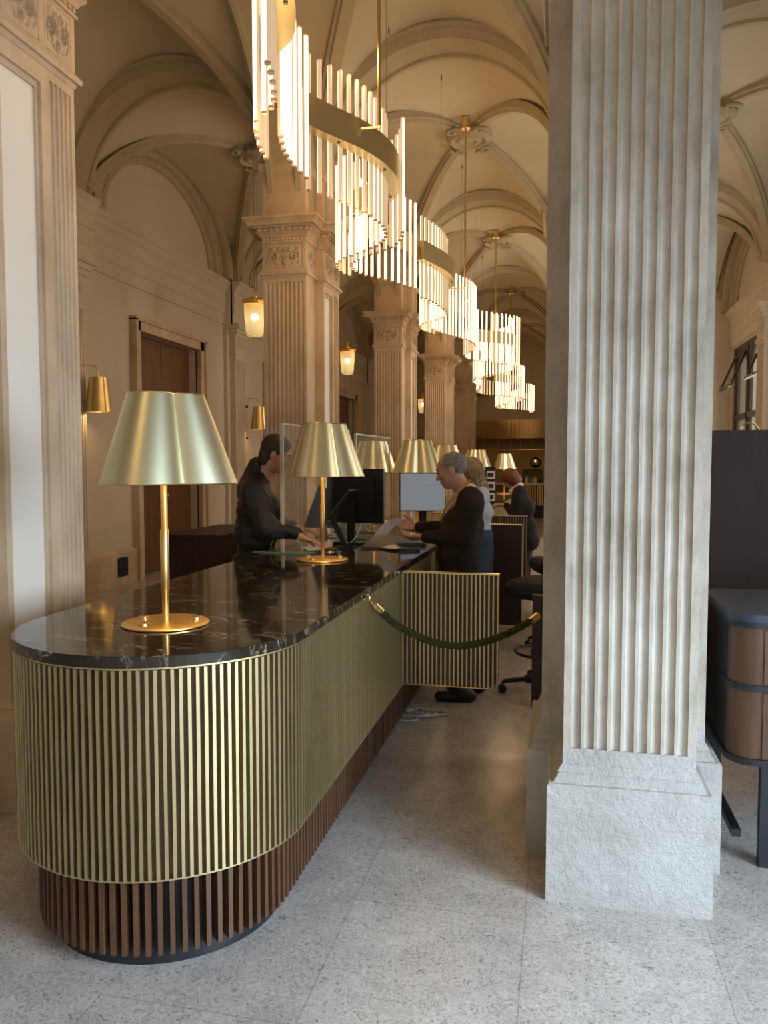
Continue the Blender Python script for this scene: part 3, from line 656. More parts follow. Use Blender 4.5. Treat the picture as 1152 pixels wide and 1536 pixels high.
# ------------------------------------------------------------------ table lamps
def trefoil(rot,a=.14,b=.11):
    def f(t):
        t=(t-rot)%(2*PI/3); ph=t if t<PI/3 else t-2*PI/3
        # lobes centred on multiples of 120deg from rot
        return b*math.cos(ph)+math.sqrt(max(a*a-(b*math.sin(ph))**2,1e-6))
    return f
def make_lamp(label,loc,crease):
    # crease: direction (angle) where two lobes meet
    rot=crease+PI/3
    t=thing('table_lamp',label,'lamp',loc,'trefoil brass table lamps on the counters')
    mb=MB(); mb.lathe([(.150,0),(.155,.003),(.155,.007),(.150,.010),(.02,.014)],seg=48); mb.build('base','gold',t,smooth=True)
    for a in (.5,2.9,4.4):
        mb=MB(); mb.lathe([(.019,.010),(.019,.02),(.015,.022),(.006,.022),(.006,.016)],(.105*math.cos(a),.105*math.sin(a),0),12); mb.build('screw','brass',t,smooth=True)
    mb=MB(); mb.lathe([(.0125,.01),(.0125,.12),(.0155,.125),(.0155,.34),(.0125,.345),(.0125,.62)],seg=20); mb.build('stem','gold',t,smooth=True)
    f=trefoil(rot); mb=MB(); seg=144; k0=1.0
    z0,z1=.508,.823; s0,s1=1.045,.585
    prof=[(s0,z0),(s1,z1),(s1-.012,z1),(s1-.012,z1-.003),(s0-.012,z0+.002)]
    vs=[]; K=seg
    for r,z in prof: vs+=[(r*f(2*PI*k/K)*math.cos(2*PI*k/K),r*f(2*PI*k/K)*math.sin(2*PI*k/K),z) for k in range(K)]
    for i in range(5):
        mb.mi=0 if i in (0,1) else 1
        j=(i+1)%5; mb.add([],[]); mb.f+=[(i*K+k,i*K+(k+1)%K,j*K+(k+1)%K,j*K+k) for k in range(K)]; mb.m+=[mb.mi]*K
    mb.v=vs; sh=mb.build('shade',['shade','shade_in'],t,smooth=True)
    mb=MB(); P=[Vector((s1*f(2*PI*k/K)*math.cos(2*PI*k/K),s1*f(2*PI*k/K)*math.sin(2*PI*k/K),z1)) for k in range(0,K+1,2)]; mb.tube(P,.0028,5,caps=False); mb.build('rim','brass',sh,smooth=True); mb=MB()
    P=[Vector((s0*f(2*PI*k/K)*math.cos(2*PI*k/K),s0*f(2*PI*k/K)*math.sin(2*PI*k/K),z0)) for k in range(0,K+1,2)]; mb.tube(P,.0022,5,caps=False); mb.build('rim','brass',sh,smooth=True)
    mb=MB(); 
    for q in range(3):
        a=rot+q*2*PI/3; mb.tube([(0,0,.60),(.09*math.cos(a),.09*math.sin(a),.60)],.004,6)
    mb.build('shade_holder','gold',t)
    mb=MB(); mb.sphere((0,0,.66),.03); mb.build('bulb','bulb',t,smooth=True)
    plight((loc[0],loc[1],loc[2]+.57),3.2,.03,(1,.72,.4))
    return t
def crease_for(x,y,deg): return math.atan2(-y,-x)+math.radians(deg)
LP=[((-1.385,2.585),25,'nearest champagne brass table lamp with three-lobed shade on rounded counter end'),
    ((-1.40,4.57),42,'second brass table lamp in front of the clear screen and black tablet'),
    ((-1.37,7.65),2,'brass table lamp above the lit monitor screen'),
    ((-1.36,9.5),2,'small brass table lamp just above the grey haired man'),
    ((-1.27,12.3),2,'brass table lamp beside the postcard rack, left of the red haired woman'),
    ((-1.12,16.4),25,'farthest brass table lamp above the red haired woman'),
    ((-1.86,7.86),60,'brass lamp seen through the second clear screen')]  # last lamp models a reflection in the acrylic as a solid object
for (x,y),c,l in LP: make_lamp(l,(x,y,CZ),crease_for(x,y,c))
# ------------------------------------------------------------------ wall sconces
def make_sconce(p,label):
    x=p.x; t=thing('wall_sconce',label,'wall lamp',(x,p.y,p.z),'brass wall sconces on the left wall')
    # p: centre of shade top ; wall side at -X
    mb=MB(); mb.lathe([(.15,-.42),(.105,0),(.10,0),(.145,-.42)],(0,0,0),36,cap=False,shape=lambda a:1+.06*math.cos(3*a)); mb.build('shade','brass',t,smooth=True)
    mb=MB(); wx=XL+.11-x; pts=[(0,0,-.05),(0,0,.06),(-.02,0,.12),(-.08,0,.15),(wx+.06,-.02,.15),(wx+.02,-.04,.10),(wx+.015,-.04,-.2),(wx+.015,-.04,-.62)]
    mb.tube(pts,.009,8); mb.build('bracket','brass',t,smooth=True)
    for z in (0,-.58):
        mb=MB(); mb.sphere((wx+.02,-.04,z),.03,(1,1,1)); mb.build('wall_knob','walnut',t,smooth=True)
    plight((p.x,p.y,p.z-.34),5,.04,(1,.66,.32),'sconce_light')
make_sconce(at(147,566,X=-5.50),'brass wall sconce on the pilaster beside the left pier')
make_sconce(at(388,610,X=-5.50),'brass wall sconce left of the leather jacket man\'s head')
make_sconce(Vector((-5.5,YG[4],2.72)),'brass wall sconce farther down the left wall behind the columns')
# ------------------------------------------------------------------ hanging lanterns
def make_lantern(label,loc,s=1.18):
    t=thing('hanging_lantern',label,'lantern',loc,'frosted glass lanterns in the left aisle')
    mb=MB(); mb.lathe([(.13*s,.10),(.125*s,-.1),(.108*s,-.32),(.09*s,-.375),(.02,-.385)],seg=32); mb.build('glass_shade','frost',t,smooth=True)
    mb=MB(); mb.lathe([(.145*s,.07),(.148*s,.12),(.135*s,.14),(.05,.15),(.05,.19)],seg=32)
    for k in range(10): a=2*PI*k/10; mb.sphere((.14*s*math.cos(a),.14*s*math.sin(a),.125),.022)
    mb.build('brass_collar','gold',t,smooth=True)
    mb=MB(); mb.sphere((0,0,-.39),.02); mb.sphere((0,0,-.42),.013); mb.build('finial','brass',t,smooth=True)
    mb=MB(); mb.tube([(0,0,.15),(0,0,.25),(.03,0,.27),(0,0,.31)],.012,8); mb.build('hook','gold',t,smooth=True)
    mb=MB(); hz=6.12-loc[2]; mb.tube([(0,0,.3),(.0,0,hz)],.0035,6); mb.tube([(.03,0,.27),(.06,0,hz-.05)],.0028,6); mb.lathe([(.07,hz-.05),(.07,hz)],seg=16); mb.build('cord','ironc',t)
    mb=MB(); mb.sphere((0,0,-.10),.055); mb.build('bulb','bulb',t,smooth=True)
    plight((loc[0],loc[1],loc[2]-.1),3.2,.08,(1,.72,.42),'lantern_light')
make_lantern('frosted glass lantern hanging left of the big carved column',at(382,465,X=-4.33))
make_lantern('second frosted glass lantern hanging between the first and second columns',at(521,534,X=-4.33))
make_lantern('small distant lantern seen left of the third column',at(634,602,X=-4.33))
# ------------------------------------------------------------------ gate, rope, cables
g=thing('swing_gate','half height gate of thin brass and walnut slats beside the counter','gate',(-.86,4.36,0))
off=(-.86,4.36,0); gx0,gx1,gz0,gz1=-.862,-.318,.362,1.005
def gate_slats(x0,x1,z0,z1,y,pitch=.0237,w=.0085,round_r=.06):
    mb=MB(); n=int((x1-x0)/pitch)
    for i in range(n+1):
        x=x0+.006+i*(x1-x0-.012)/n; zz=z0+.006
        dx=x-(x1-round_r)
        if dx>0: zz=z0+round_r-math.sqrt(max(round_r**2-dx*dx,0))+.004
        mb.box(x-w/2,x+w/2,y-.014,y,zz,z1-.006)
    return mb
gate_slats(gx0,gx1,gz0,gz1,4.35).build('brass_slats','slat',g,off)
def round_panel(x0,x1,z0,z1,y0,y1,r):
    P=[(x0,z1),(x0,z0)]+[(x1-r+r*math.cos(a),z0+r+r*math.sin(a)) for a in np.linspace(-PI/2,0,8)]+[(x1,z1)]
    mb=MB(); n=len(P); mb.add([(p,y0,q) for p,q in P]+[(p,y1,q) for p,q in P],[tuple(range(n)),tuple(range(2*n-1,n-1,-1))]+[(i,i+n,(i+1)%n+n,(i+1)%n) for i in range(n)]); return mb
round_panel(gx0+.003,gx1-.003,gz0+.004,gz1-.004,4.349,4.375,.06).build('wood_panel','walnut',g,off)
mb=MB(); mb.box(gx0,gx1+.002,4.334,4.38,gz1-.006,gz1+.002); P=[(gx0,4.342,gz0)]+[(gx1-.06+.06*math.cos(a),4.342,gz0+.06+.06*math.sin(a)) for a in np.linspace(-PI/2,0,8)]+[(gx1,4.342,gz1)]
mb.tube(P,.0035,5); mb.build('brass_edge','brass',g,off)
g2=thing('swing_gate','farther walnut slatted gate behind the blond woman','gate',(-.85,9.2,0)); off=(-.85,9.2,0)
gate_slats(-.95,-.36,.15,1.02,9.2,.03,.01,.02).build('walnut_slats','bronze',g2,off)
mb=MB(); mb.box(-.95,-.36,9.2,9.24,.15,1.02); mb.build('wood_panel','walnut_d',g2,off)
mb=MB(); mb.box(-.95,-.355,9.18,9.25,1.02,1.03); mb.build('brass_edge','brass',g2,off)
g3=thing('low_partition','dark wood low partition with thin brass edge behind the man in brown','partition',(-.7,7.7,0)); off=(-.7,7.7,0)
a=at(735,786,Y=7.7); b=at(783,790,Y=7.7)
mb=MB(); mb.box(-1.1,b.x,7.7,7.74,.05,a.z-.01); mb.build('panel','walnut_d',g3,off)
mb=MB(); mb.box(-1.1,b.x+.012,7.69,7.75,a.z-.01,a.z); mb.box(b.x,b.x+.012,7.69,7.75,.05,a.z); mb.build('brass_edge','brass',g3,off)
# rope barrier
r=thing('barrier_rope','thick dark green barrier rope hung between counter and pillar','rope',(-.5,3.6,.8)); off=(-.5,3.6,.8)
A=Vector((-.852,3.52,.985)); B=Vector((-.10,3.92,.872))
pr=[]
pxs=[(570,916),(590,934),(612,947),(640,960),(672,968),(700,968),(730,962),(760,951),(785,938),(797,931)]
for i,(x,y) in enumerate(pxs):
    Y=3.58+(3.88-3.58)*i/(len(pxs)-1); pr.append(at(x,y,Y=Y))
pr=[Vector(p) for p in pr]
def smooth_path(P,n=10):
    out=[]
    for i in range(len(P)-1):
        a,b,c,d=P[max(i-1,0)],P[i],P[i+1],P[min(i+2,len(P)-1)]
        for k in range(n): t=k/n; out.append(.5*((2*b)+(c-a)*t+(2*a-5*b+4*c-d)*t*t+(-a+3*b-3*c+d)*t**3))
    return out+[P[-1]]
RP=smooth_path(pr,12); mb=MB()
for s in range(3):
    path=[]; up=Vector((0,1,0))
    for i,p in enumerate(RP):
        T=(RP[min(i+1,len(RP)-1)]-RP[max(i-1,0)]).normalized(); a=up.cross(T).normalized(); b=T.cross(a); ph=i*.42+s*2*PI/3; path.append(p+(a*math.cos(ph)+b*math.sin(ph))*.0085)
    mb.tube(path,.0105,8)
mb.build('braided_rope','rope',r,off,True)
for e,(p,q) in enumerate(((RP[0],at(558,905,Y=3.55)),(RP[-1],at(806,924,Y=3.9)))):
    mb=MB(); d=(q-p).normalized(); mb.tube([p-d*.01,p+d*.045],.0185,16); mb.tube([p+d*.045,p+d*.052],.012,12); mb.build('brass_ferrule','brass',r,off,True)
    mb=MB()
    if e==0:
        mb.tube([p+d*.05,p+d*.075],.005,8); c=at(550,897,Y=3.5); mb.tube([c+Vector((.014*math.cos(k*PI/8),0,.014*math.sin(k*PI/8))) for k in range(17)],.0035,6); mb.tube([p+d*.07,c+Vector((.008,0,-.012))],.004,6); mb.tube([c+Vector((0,0,.012)),(-.868,3.5,c.z+.012)],.004,6)
    else: mb.tube([p+d*.05,q],.005,8)
    mb.build('hook','brass',r,off,True)
# pale cable loops on the floor
mb=MB()
for k,(cx,cy,rr) in enumerate(((-.93,4.82,.06),(-.90,4.9,.075),(-.84,4.88,.07))):
    mb.tube([(cx+rr*math.cos(a)*1.3,cy+rr*math.sin(a),.008+.01*k) for a in np.linspace(.4+k,6+k,24)],.007,6)
mb.tube([(-.95,4.95,.01),(-.80,4.88,.012),(-.68,4.93,.01),(-.72,5.0,.01),(-.9,5.02,.01)],.008,6)
single(mb,'coiled_cable','cablew','pale coiled cable lying on the floor under the counter behind the gate','cable',(-.87,4.9,0),smooth=True)
# ------------------------------------------------------------------ clear screens
def screen(name,label,p0,p1,h,cut=True):
    p0=Vector(p0);p1=Vector(p1); t=thing(name,label,'screen',p0,'clear counter screens'); off=p0
    d=(p1-p0); L=d.length; T=d.normalized(); N=Vector((T.y,-T.x,0)); Z=Vector((0,0,1)); c=(p0+p1)/2
    mb=MB(); mb.obox(c+Z*(h/2),T,N,Z,L/2,.004,h/2); mb.build('acrylic_sheet','glass',t,off)
    mb=MB(); mb.obox(p0+Z*h/2,T,N,Z,.009,.010,h/2); mb.obox(c+Z*h,T,N,Z,L/2,.006,.006); mb.obox(p1+Z*h/2,T,N,Z,.003,.006,h/2); mb.build('edge_frame','glassedge',t,off)
    mb=MB(); mb.obox(p0+T*.02+Z*.006,N,T,Z,.20,.06,.005); mb.obox(p1+Z*.006,N,T,Z,.16,.05,.005); mb.build('foot','glassgreen',t,off)
    mb=MB(); q=p0+T*.05; mb.tube([q+N*(.115*math.cos(a))+Z*(.014+.115*math.sin(a)) for a in np.linspace(0,PI,20)],.002,5); mb.build('rounded_brace','glassedge',t,off)
    return t
screen('clear_screen','clear acrylic counter screen in front of the man in leather jacket',(-1.765,4.87,CZ),(-1.62,6.0,CZ),.845)
e0=at(533,651,Z=1.875); e1=at(584,657,Z=1.875)
screen('clear_screen','second clear acrylic screen behind the black monitor back',(e0.x,e0.y,CZ),(e1.x,e1.y,CZ),.845)
# ------------------------------------------------------------------ monitors and desk things
def monitor(label,c,nrm,w,h,standh,lit=False):
    c=Vector(c); t=thing('monitor',label,'monitor',(c.x,c.y,CZ)); off=Vector((c.x,c.y,CZ)); n=Vector(nrm).normalized(); T=Vector((-n.y,n.x,0)).normalized(); Z=T.cross(n)*-1; Z=Z if Z.z>0 else -Z
    mb=MB(); mb.obox(c,T,Z,n,w/2,h/2,.012); mb.obox(c-n*.02,T,Z,n,w*.36,h*.32,.012); mb.build('casing','blackp',t,off)
    mb=MB(); mb.obox(c+n*.0125,T,Z,n,w/2-.008,h/2-.010,.001); sc=mb.build('display','screen' if lit else 'blackp',t,off)
    if lit:
        mb=MB(); 
        mb.obox(c+n*.0142+Z*(h*.47-.012),T,Z,n,w/2-.01,.006,.0004); mb.build('title_bar','screenpale',sc,off)
        mb=MB(); s=1 if True else -1
        u=lambda a,b:c+n*.0142+T*(a*w)+Z*(b*h)
        mb.obox(u(.20,.18),T,Z,n,w*.24,.0025,.0004); mb.build('dark_line','screenline',sc,off)
        mb=MB()
        for q in range(6): mb.obox(u(.32-.075*q,-.02),T,Z,n,.0012,h*.13,.0004)
        for q in range(4): mb.obox(u(.15,.1-.08*q),T,Z,n,w*.19,.0012,.0004)
        mb.build('table_grid','screenpale',sc,off)
    mb=MB(); f=c-n*.06; mb.obox((f.x,f.y,(CZ+c.z)/2+.01),T,n,(0,0,1),.03,.012,(c.z-CZ)/2); mb.obox((f.x,f.y,CZ+.008),T,n,(0,0,1),.11,.09,.007); mb.build('stand','blackp',t,off)
    return t
P0=at(533,748,Y=5.65); 
monitor('back of a large black monitor between the second lamp and the man in brown',(P0.x,P0.y,(1.58+1.17)/2+.005),(.25,1,0),.47,.40,.1)
P0=at(634,738,Y=6.9); monitor('monitor with pale lit screen facing the camera beside the grey haired man',P0,(.13,-1,0),.41,.345,.1,True)
P0=at(684,762,Y=9.9)
# tilted payment tablet on a black arm
t=thing('tablet_stand','black tilted tablet on an angled arm right of the second lamp','tablet',at(517,822,Z=CZ)); off=at(517,822,Z=CZ)
yt=off.y
a=at(497,778,Y=yt); b=at(531,735,Y=yt); mid=(a+b)/2; dz=(b-a).normalized(); ny=Vector((0,1,0)); nn=dz.cross(ny)
mb=MB(); mb.obox(mid,dz,ny,nn,(b-a).length/2,.13,.009); mb.build('tablet','blackp',t,off)
mb=MB(); mb.obox(mid+nn*(.0095 if nn.x<0 else -.0095),dz,ny,nn,(b-a).length/2-.012,.118,.0012); mb.build('screen_face','mirror',t,off)
mb=MB(); c1=at(499,780,Y=yt); c2_=at(519,818,Y=yt); mb.obox((c1+c2_)/2,(c2_-c1),ny,(c2_-c1).cross(ny),(c2_-c1).length/2,.022,.017); mb.obox((off.x,off.y+.02,CZ+.006),(1,0,0),(0,1,0),(0,0,1),.07,.07,.006); mb.build('arm','blackp',t,off)
mb=MB(); mb.tube([c1+Vector((-.012,-.05,0)),c1+Vector((-.012,.05,0))],.014,12); mb.build('hinge','ironc',t,off)
# dark slanted customer display
t=thing('customer_display','slanted dark customer display behind the second lamp stem','display',at(480,812,Z=CZ)); off=at(480,812,Z=CZ); yy=off.y+.25
q=[at(478,728,Y=yy),at(506,742,Y=yy+.25),at(503,792,Y=yy+.25),at(455,792,Y=yy)]
mb=MB(); d=Vector((.012,.02,0)); mb.add([*q]+[v+d for v in q],[(0,1,2,3),(7,6,5,4),(0,4,5,1),(1,5,6,2),(2,6,7,3),(3,7,4,0)]); mb.build('panel','blackp',t,off)
mb=MB(); m_=(q[2]+q[3])/2+Vector((.03,.02,0)); mb.tube([m_+Vector((0,0,.02)),(m_.x+.02,m_.y,CZ+.005)],.02,10); mb.lathe([(.09,CZ),(.09,CZ+.008)],(m_.x+.02,m_.y,0),24); mb.build('stand','blackp',t,off)
# brass call dish
p=at(494,828,Z=CZ); mb=MB(); mb.lathe([(.03,0),(.03,.008),(.055,.016),(.06,.024),(.055,.024),(.03,.014),(.001,.012)],(0,0,0),24); o=mb.build('tray','brass',None,smooth=True); o.name='brass_dish'; o.location=(p.x,p.y,CZ); o['label']='small round brass dish beside the second lamp base'; o['category']='dish'
# desk pad, papers, card terminal
p0=at(545,822,Z=CZ); 
def flat(name,pts,z,th,m,label,cat):
    mb=MB(); P=[at(x,y,Z=z) for x,y in pts]; n=len(P); c=sum(P,Vector())/n
    mb.add([(p.x,p.y,z) for p in P]+[(p.x,p.y,z+th) for p in P],[tuple(range(n)),tuple(range(2*n-1,n-1,-1))]+[(i,(i+1)%n,(i+1)%n+n,i+n) for i in range(n)])
    return single(mb,name,m,label,cat,(c.x,c.y,z))
flat('desk_pad',[(541,823),(626,826),(636,806),(566,802)],CZ+.0005,.012,'pad','dark leather desk pad lying on the counter before the man in brown','desk pad')
flat('paper_sheet',[(570,821),(592,824),(608,820),(590,817)],CZ+.0135,.0015,'paper','white paper slip lying flat on the dark desk pad','paper')
p=at(613,818,Z=CZ+.02)
t=thing('card_terminal','small black card terminal under the hands of the man in brown','card terminal',(p.x,p.y,CZ+.0135)); mb=MB(); mb.obox((0,0,.012),(1,.35,0),(-.35,1,0),(0,0,1),.075,.04,.012); mb.build('body','blackp',t); mb=MB(); mb.obox((-.03,-.01,.0255),(1,.35,0),(-.35,1,0),(0,0,1),.028,.028,.0015); mb.build('display','pad',t)
flat('paper_sheet',[(452,822),(462,826),(497,823),(500,812),(478,814)],CZ+.001,.002,'paper','white document under the hands of the man in leather jacket','paper')
# cables on the counter
mb=MB(); P=[at(x,y,Z=CZ+zz) for x,y,zz in ((525,815,.01),(533,806,.05),(540,792,.10),(543,780,.12),(548,790,.05),(556,797,.01),(575,797,.005),(590,790,.005))]; mb.tube(smooth_path(P,6),.004,6)
single(mb,'cable','cablew','pale looped cable standing off the counter right of the tablet arm','cable',P[0],smooth=True)
# ------------------------------------------------------------------ people
def rotz(a): c,s=math.cos(a),math.sin(a); return np.array([[c,-s,0],[s,c,0],[0,0,1]])
def head_frame(c,yaw,pitch,roll=0):
    # local: x right ear(+), y face direction (-y is face), z up.  returns matrix local->world (columns)
    f=Vector((math.cos(yaw)*math.cos(pitch),math.sin(yaw)*math.cos(pitch),math.sin(pitch)))
    l=Vector((-math.sin(yaw),math.cos(yaw),0)); u=f.cross(l)
    u=u if u.z>0 else -u
    return np.array(c,float),np.array([list(f),list(l),list(u)]).T      # columns: forward, left, up
def head_sdf(P,fr,s=1.0):
    c,R=fr; q=((P-c.astype(np.float32))@R.astype(np.float32))/s    # forward,left,up in metres, origin = centre of head
    def E(ce,r): return ell(q,ce,r)
    d=E((-.012,0,.03),(.098,.077,.088))                      # cranium
    d=smin(d,E((.028,0,-.045),(.062,.060,.068)),.035)      # face
    d=smin(d,E((.055,0,-.092),(.030,.030,.024)),.022)      # chin
    d=smin(d,E((.078,0,.022),(.016,.048,.012)),.02)        # brow
    d=smin(d,cap(q,(.086,0,.008),(.109,0,-.032),.009,.0125),.012)   # nose
    for s_ in (-1,1):
        d=smin(d,E((.096,s_*.012,-.036),(.009,.008,.007)),.008)
        d=smin(d,E((.062,s_*.040,-.018),(.022,.018,.016)),.018)      # cheek
        d=np.maximum(d,-E((.094,s_*.032,.006),(.016,.018,.010)))+0 if False else -smin(-d,E((.098,s_*.031,.004),(.016,.017,.010)),.012)
        d=smin(d,E((.081,s_*.031,.003),(.0115,.0125,.010)),.004)     # eyeballs / lids
        ear=E((-.006,s_*.079,-.008),(.020,.010,.033)); ear=-smin(-ear,E((-.002,s_*.088,-.005),(.011,.007,.020)),.006); d=smin(d,ear,.006)
    d=smin(d,E((.088,0,-.060),(.014,.024,.006)),.008); d=smin(d,E((.085,0,-.072),(.013,.021,.007)),.006)
    d=-smin(-d,E((.101,0,-.0655),(.012,.022,.0022)),.004)
    return d*s
def hand_prims(wrist,d,n,curl=.6,s=1,thumb=1,spread=.0):
    # wrist point, direction to knuckles d, palm normal n ; returns list of (a,b,ra,rb)
    w=Vector(wrist); d=Vector(d).normalized(); n=Vector(n); n=(n-d*n.dot(d)).normalized(); sd=d.cross(n)*thumb
    out=[]; pl=.085*s
    for k in range(4):
        o=(k-1.5)*.0205*s; base=w+d*.012+sd*(-o*.6); kn=w+d*pl*(1-.03*abs(k-1))+sd*(-o)
        out.append((base,kn,.014*s,.0115*s)); L=(.042,.048,.044,.034)[k]*s; p=kn; ang=curl*.5; fd=d
        for j,f in enumerate((1,.62,.5)):
            fd2=(fd*math.cos(curl*(.55 if j==0 else .75))+n*math.sin(curl*(.55 if j==0 else .75))).normalized(); nn=(n*math.cos(curl*.6)-fd*math.sin(curl*.6)).normalized()
            q=p+fd2*L*f; out.append((p,q,(.0098-.0012*j)*s,(.0090-.0012*j)*s)); p=q; fd,n2=fd2,nn; n=nn if j<3 else n
        n=Vector(sd.cross(d))*thumb; n=n.normalized()
    n0=(sd*thumb).cross(d).normalized() if False else n
    tb=w+d*.02+sd*.02*s; t1=tb+(d*.6+sd*.75+n*.25).normalized()*.042*s; t2=t1+(d*.85+sd*.25+n*.35).normalized()*.032*s; t3=t2+(d*.9+n*.4).normalized()*.024*s
    out+=[(tb,t1,.0155*s,.012*s),(t1,t2,.0115*s,.0105*s),(t2,t3,.0105*s,.008*s)]
    return out
def body_mesh(name,t,off,headfr,neckbase,hands,torso,s=1,h=.0075):
    prims=[p for hd in hands for p in hd]
    c=headfr[0]; nb=np.array(neckbase); up=headfr[1][:,2]; fw=headfr[1][:,0]
    lowneck=c-up*.07*s-fw*.015
    def fn(P):
        d=head_sdf(P,headfr,s); d=smin(d,cap(P,lowneck,nb,.056*s,.064*s),.02)
        for a,b,ra,rb in torso: d=smin(d,cap(P,a,b,ra,rb),.03)
        for a,b,ra,rb in prims: 
            d=smin(d,cap(P,a,b,ra,rb),.005)
        return d
    pts=[np.array(c)]+[np.array(list(q)) for p in prims+torso for q in p[:2]]; pts=np.array(pts)
    mb=sdf_mesh(fn,pts.min(0)-.15,pts.max(0)+.15,h); return mb.build(name,'skin',t,off,'all')
def cloth(name,m,t,off,prims,k=.05,h=.013,cut=None,wrinkle=0):
    def fn(P):
        d=None
        for p in prims:
            e=cap(P,*p) if len(p)==4 else ell(P,p[0],p[1])
            d=e if d is None else smin(d,e,k)
        if wrinkle: d=d+wrinkle*(np.sin(P[:,0]*41+P[:,2]*63+3*np.sin(P[:,1]*23))*np.sin(P[:,2]*37-P[:,0]*29+2*np.sin(P[:,1]*31)))
        if cut: 
            for q in cut: d=np.maximum(d,-cap(P,*q)) if len(q)==4 else np.maximum(d,q[0](P))
        return d
    pts=[];
    for p in prims:
        if len(p)==4: r=max(p[2],p[3]); pts+=[np.array(list(p[0]))-r,np.array(list(p[0]))+r,np.array(list(p[1]))-r,np.array(list(p[1]))+r]
        else: pts+=[np.array(p[0])-np.array(p[1]),np.array(p[0])+np.array(p[1])]
    pts=np.array(pts); mb=sdf_mesh(fn,pts.min(0)-.05,pts.max(0)+.05,h); return mb.build(name,m,t,off,'all')
def hair(name,m,t,off,fr,fn,h=.007,ext=.25,low=.0):
    c=fr[0]
    def g(P):
        q=(P-c.astype(np.float32))@fr[1].astype(np.float32); return fn(q)
    mb=sdf_mesh(g,c-np.array([ext,ext,ext+low]),c+np.array([ext,ext,ext]),h); return mb.build(name,m,t,off,'all')
def shoe(t,off,p,yaw,m='black'):
    d=Vector((math.cos(yaw),math.sin(yaw),0)); p=Vector(p)
    cloth('shoe',m,t,off,[(p+d*.0+Vector((0,0,.045)),p+d*.16+Vector((0,0,.032)),.045,.036),(p-d*.05+Vector((0,0,.04)),p+Vector((0,0,.07)),.040,.045)],.03,.01,cut=[(lambda P:-(P[:,2]-.003),)])
def head_detail(t,off,fr,s,brow='hair_dark'):
    c,R=fr
    for sg in (-1,1):
        P=[Vector(c+R@np.array([a,sg*b,z])*s) for a,b,z in ((.093,.014,.024),(.094,.030,.031),(.084,.047,.027))]
        mb=MB(); mb.tube(P,.004,6,radii=[.003,.0045,.0025]); mb.build('eyebrow',brow,t,off,True)
        e=Vector(c+R@np.array([.0905,sg*.031,.003])*s); mb=MB(); mb.sphere(e,.0058,seg=10,rings=8); mb.build('eye','blackp',t,off,True)
# --- man B: brown sweater behind the counter
def W(x,y,Y): return at(x,y,Y=Y)
off=Vector((-.62,5.35,0)); t=thing('person','person in brown sweater with yellow lanyard, grey hair, holding a paper behind the counter','person',off)
hc=W(677,705,5.34); fr=head_frame(hc,PI+.05,-.30)
nb=W(698,742,5.36)
w1=W(633,805,5.24); w2=W(623,790,5.58)
h1=hand_prims(w1,(-1,.12,-.10),(0,.5,1),.62,1,1); h2=hand_prims(w2,(-1,-.05,.12),(0,-.8,.5),.6,1,1)
body_mesh('body',t,off,fr,nb,[h1,h2],[(nb,W(694,775,5.36),.07,.11),(W(694,775,5.36),W(690,850,5.36),.11,.11),(w1,w1+Vector((.10,0,0)),.024,.03),(w2,w2+Vector((.10,.02,0)),.024,.03)])
S1=W(704,762,5.20); S2=W(700,760,5.55); EL=W(697,806,5.18); ER=W(682,792,5.60)
cloth('sweater','knit',t,off,[(W(706,748,5.30),W(704,748,5.44),.085,.085),(W(706,760,5.26),W(702,758,5.50),.085,.085),(W(694,790,5.3),W(694,790,5.46),.145,.145),(W(688,830,5.3),W(688,830,5.46),.150,.150),(W(690,862,5.32),W(690,862,5.44),.14,.14),
 (S1,EL,.078,.060),(EL,w1+Vector((.03,0,.0)),.060,.042),(S2,ER,.078,.058),(ER,w2+Vector((.03,0,.0)),.058,.040)],.05,.012,cut=[(nb+Vector((-.03,0,.0)),nb+Vector((-.07,0,.14)),.058,.08),(nb+Vector((-.08,-.0,-.05)),nb+Vector((-.18,0,-.03)),.045,.06)],wrinkle=.003)
cloth('shirt_collar','collar',t,off,[(nb+Vector((.02,0,.01)),nb+Vector((-.07,0,-.01)),.072,.062),(nb+Vector((-.05,-.01,-.03)),nb+Vector((-.12,0,-.13)),.055,.04)],.03,.009,cut=[(lambda P:P[:,2]-(nb.z+.065+.75*(P[:,0]-nb.x)),)])
mb=MB(); LY=[W(706,719,5.33),W(703,722,5.275),W(696,729,5.262),W(687,738,5.258),W(678,748,5.255),W(671,758,5.258),W(666,768,5.27),W(661,782,5.30)]
P=smooth_path([Vector(p) for p in LY],6); fr_=[]
for i,p in enumerate(P):
    T=(P[min(i+1,len(P)-1)]-P[max(i-1,0)]).normalized(); n_=Vector((-.2,-1,0)).normalized(); fr_.append((p,T.cross(n_).normalized(),n_))
mb.sweep([(-.007,-.003),(.007,-.003),(.007,.003),(-.007,.003)],fr_); mb.build('lanyard','yellow',t,off)
def hair_short(q):
    d=ell(q,(-.018,0,.030),(.099,.080,.0905)); 
    d=np.maximum(d,(q[:,0]-.052+ .25*(np.abs(q[:,2]-.0)))) ; d=np.maximum(d,-(q[:,2]+.055+ .4*(q[:,0]*-1>.03)*0+.5*np.minimum(0,-q[:,0]))) 
    d=np.maximum(d,-ell(q,(.05,0,-.06),(.07,.11,.075))); return np.maximum(d,-ell(q,(-.004,0,-.010),(.024,.14,.034)))
hair('hair','hair_grey',t,off,fr,hair_short)
head_detail(t,off,fr,1,'hair_grey')
cloth('trousers','trouser',t,off,[(W(690,868,5.30),(-.66,5.26,.5),.12,.085),((-.66,5.26,.5),(-.66,5.27,.08),.085,.06),(W(690,868,5.46),(-.60,5.48,.5),.12,.085),((-.60,5.48,.5),(-.60,5.5,.08),.085,.06)],.04,.016)
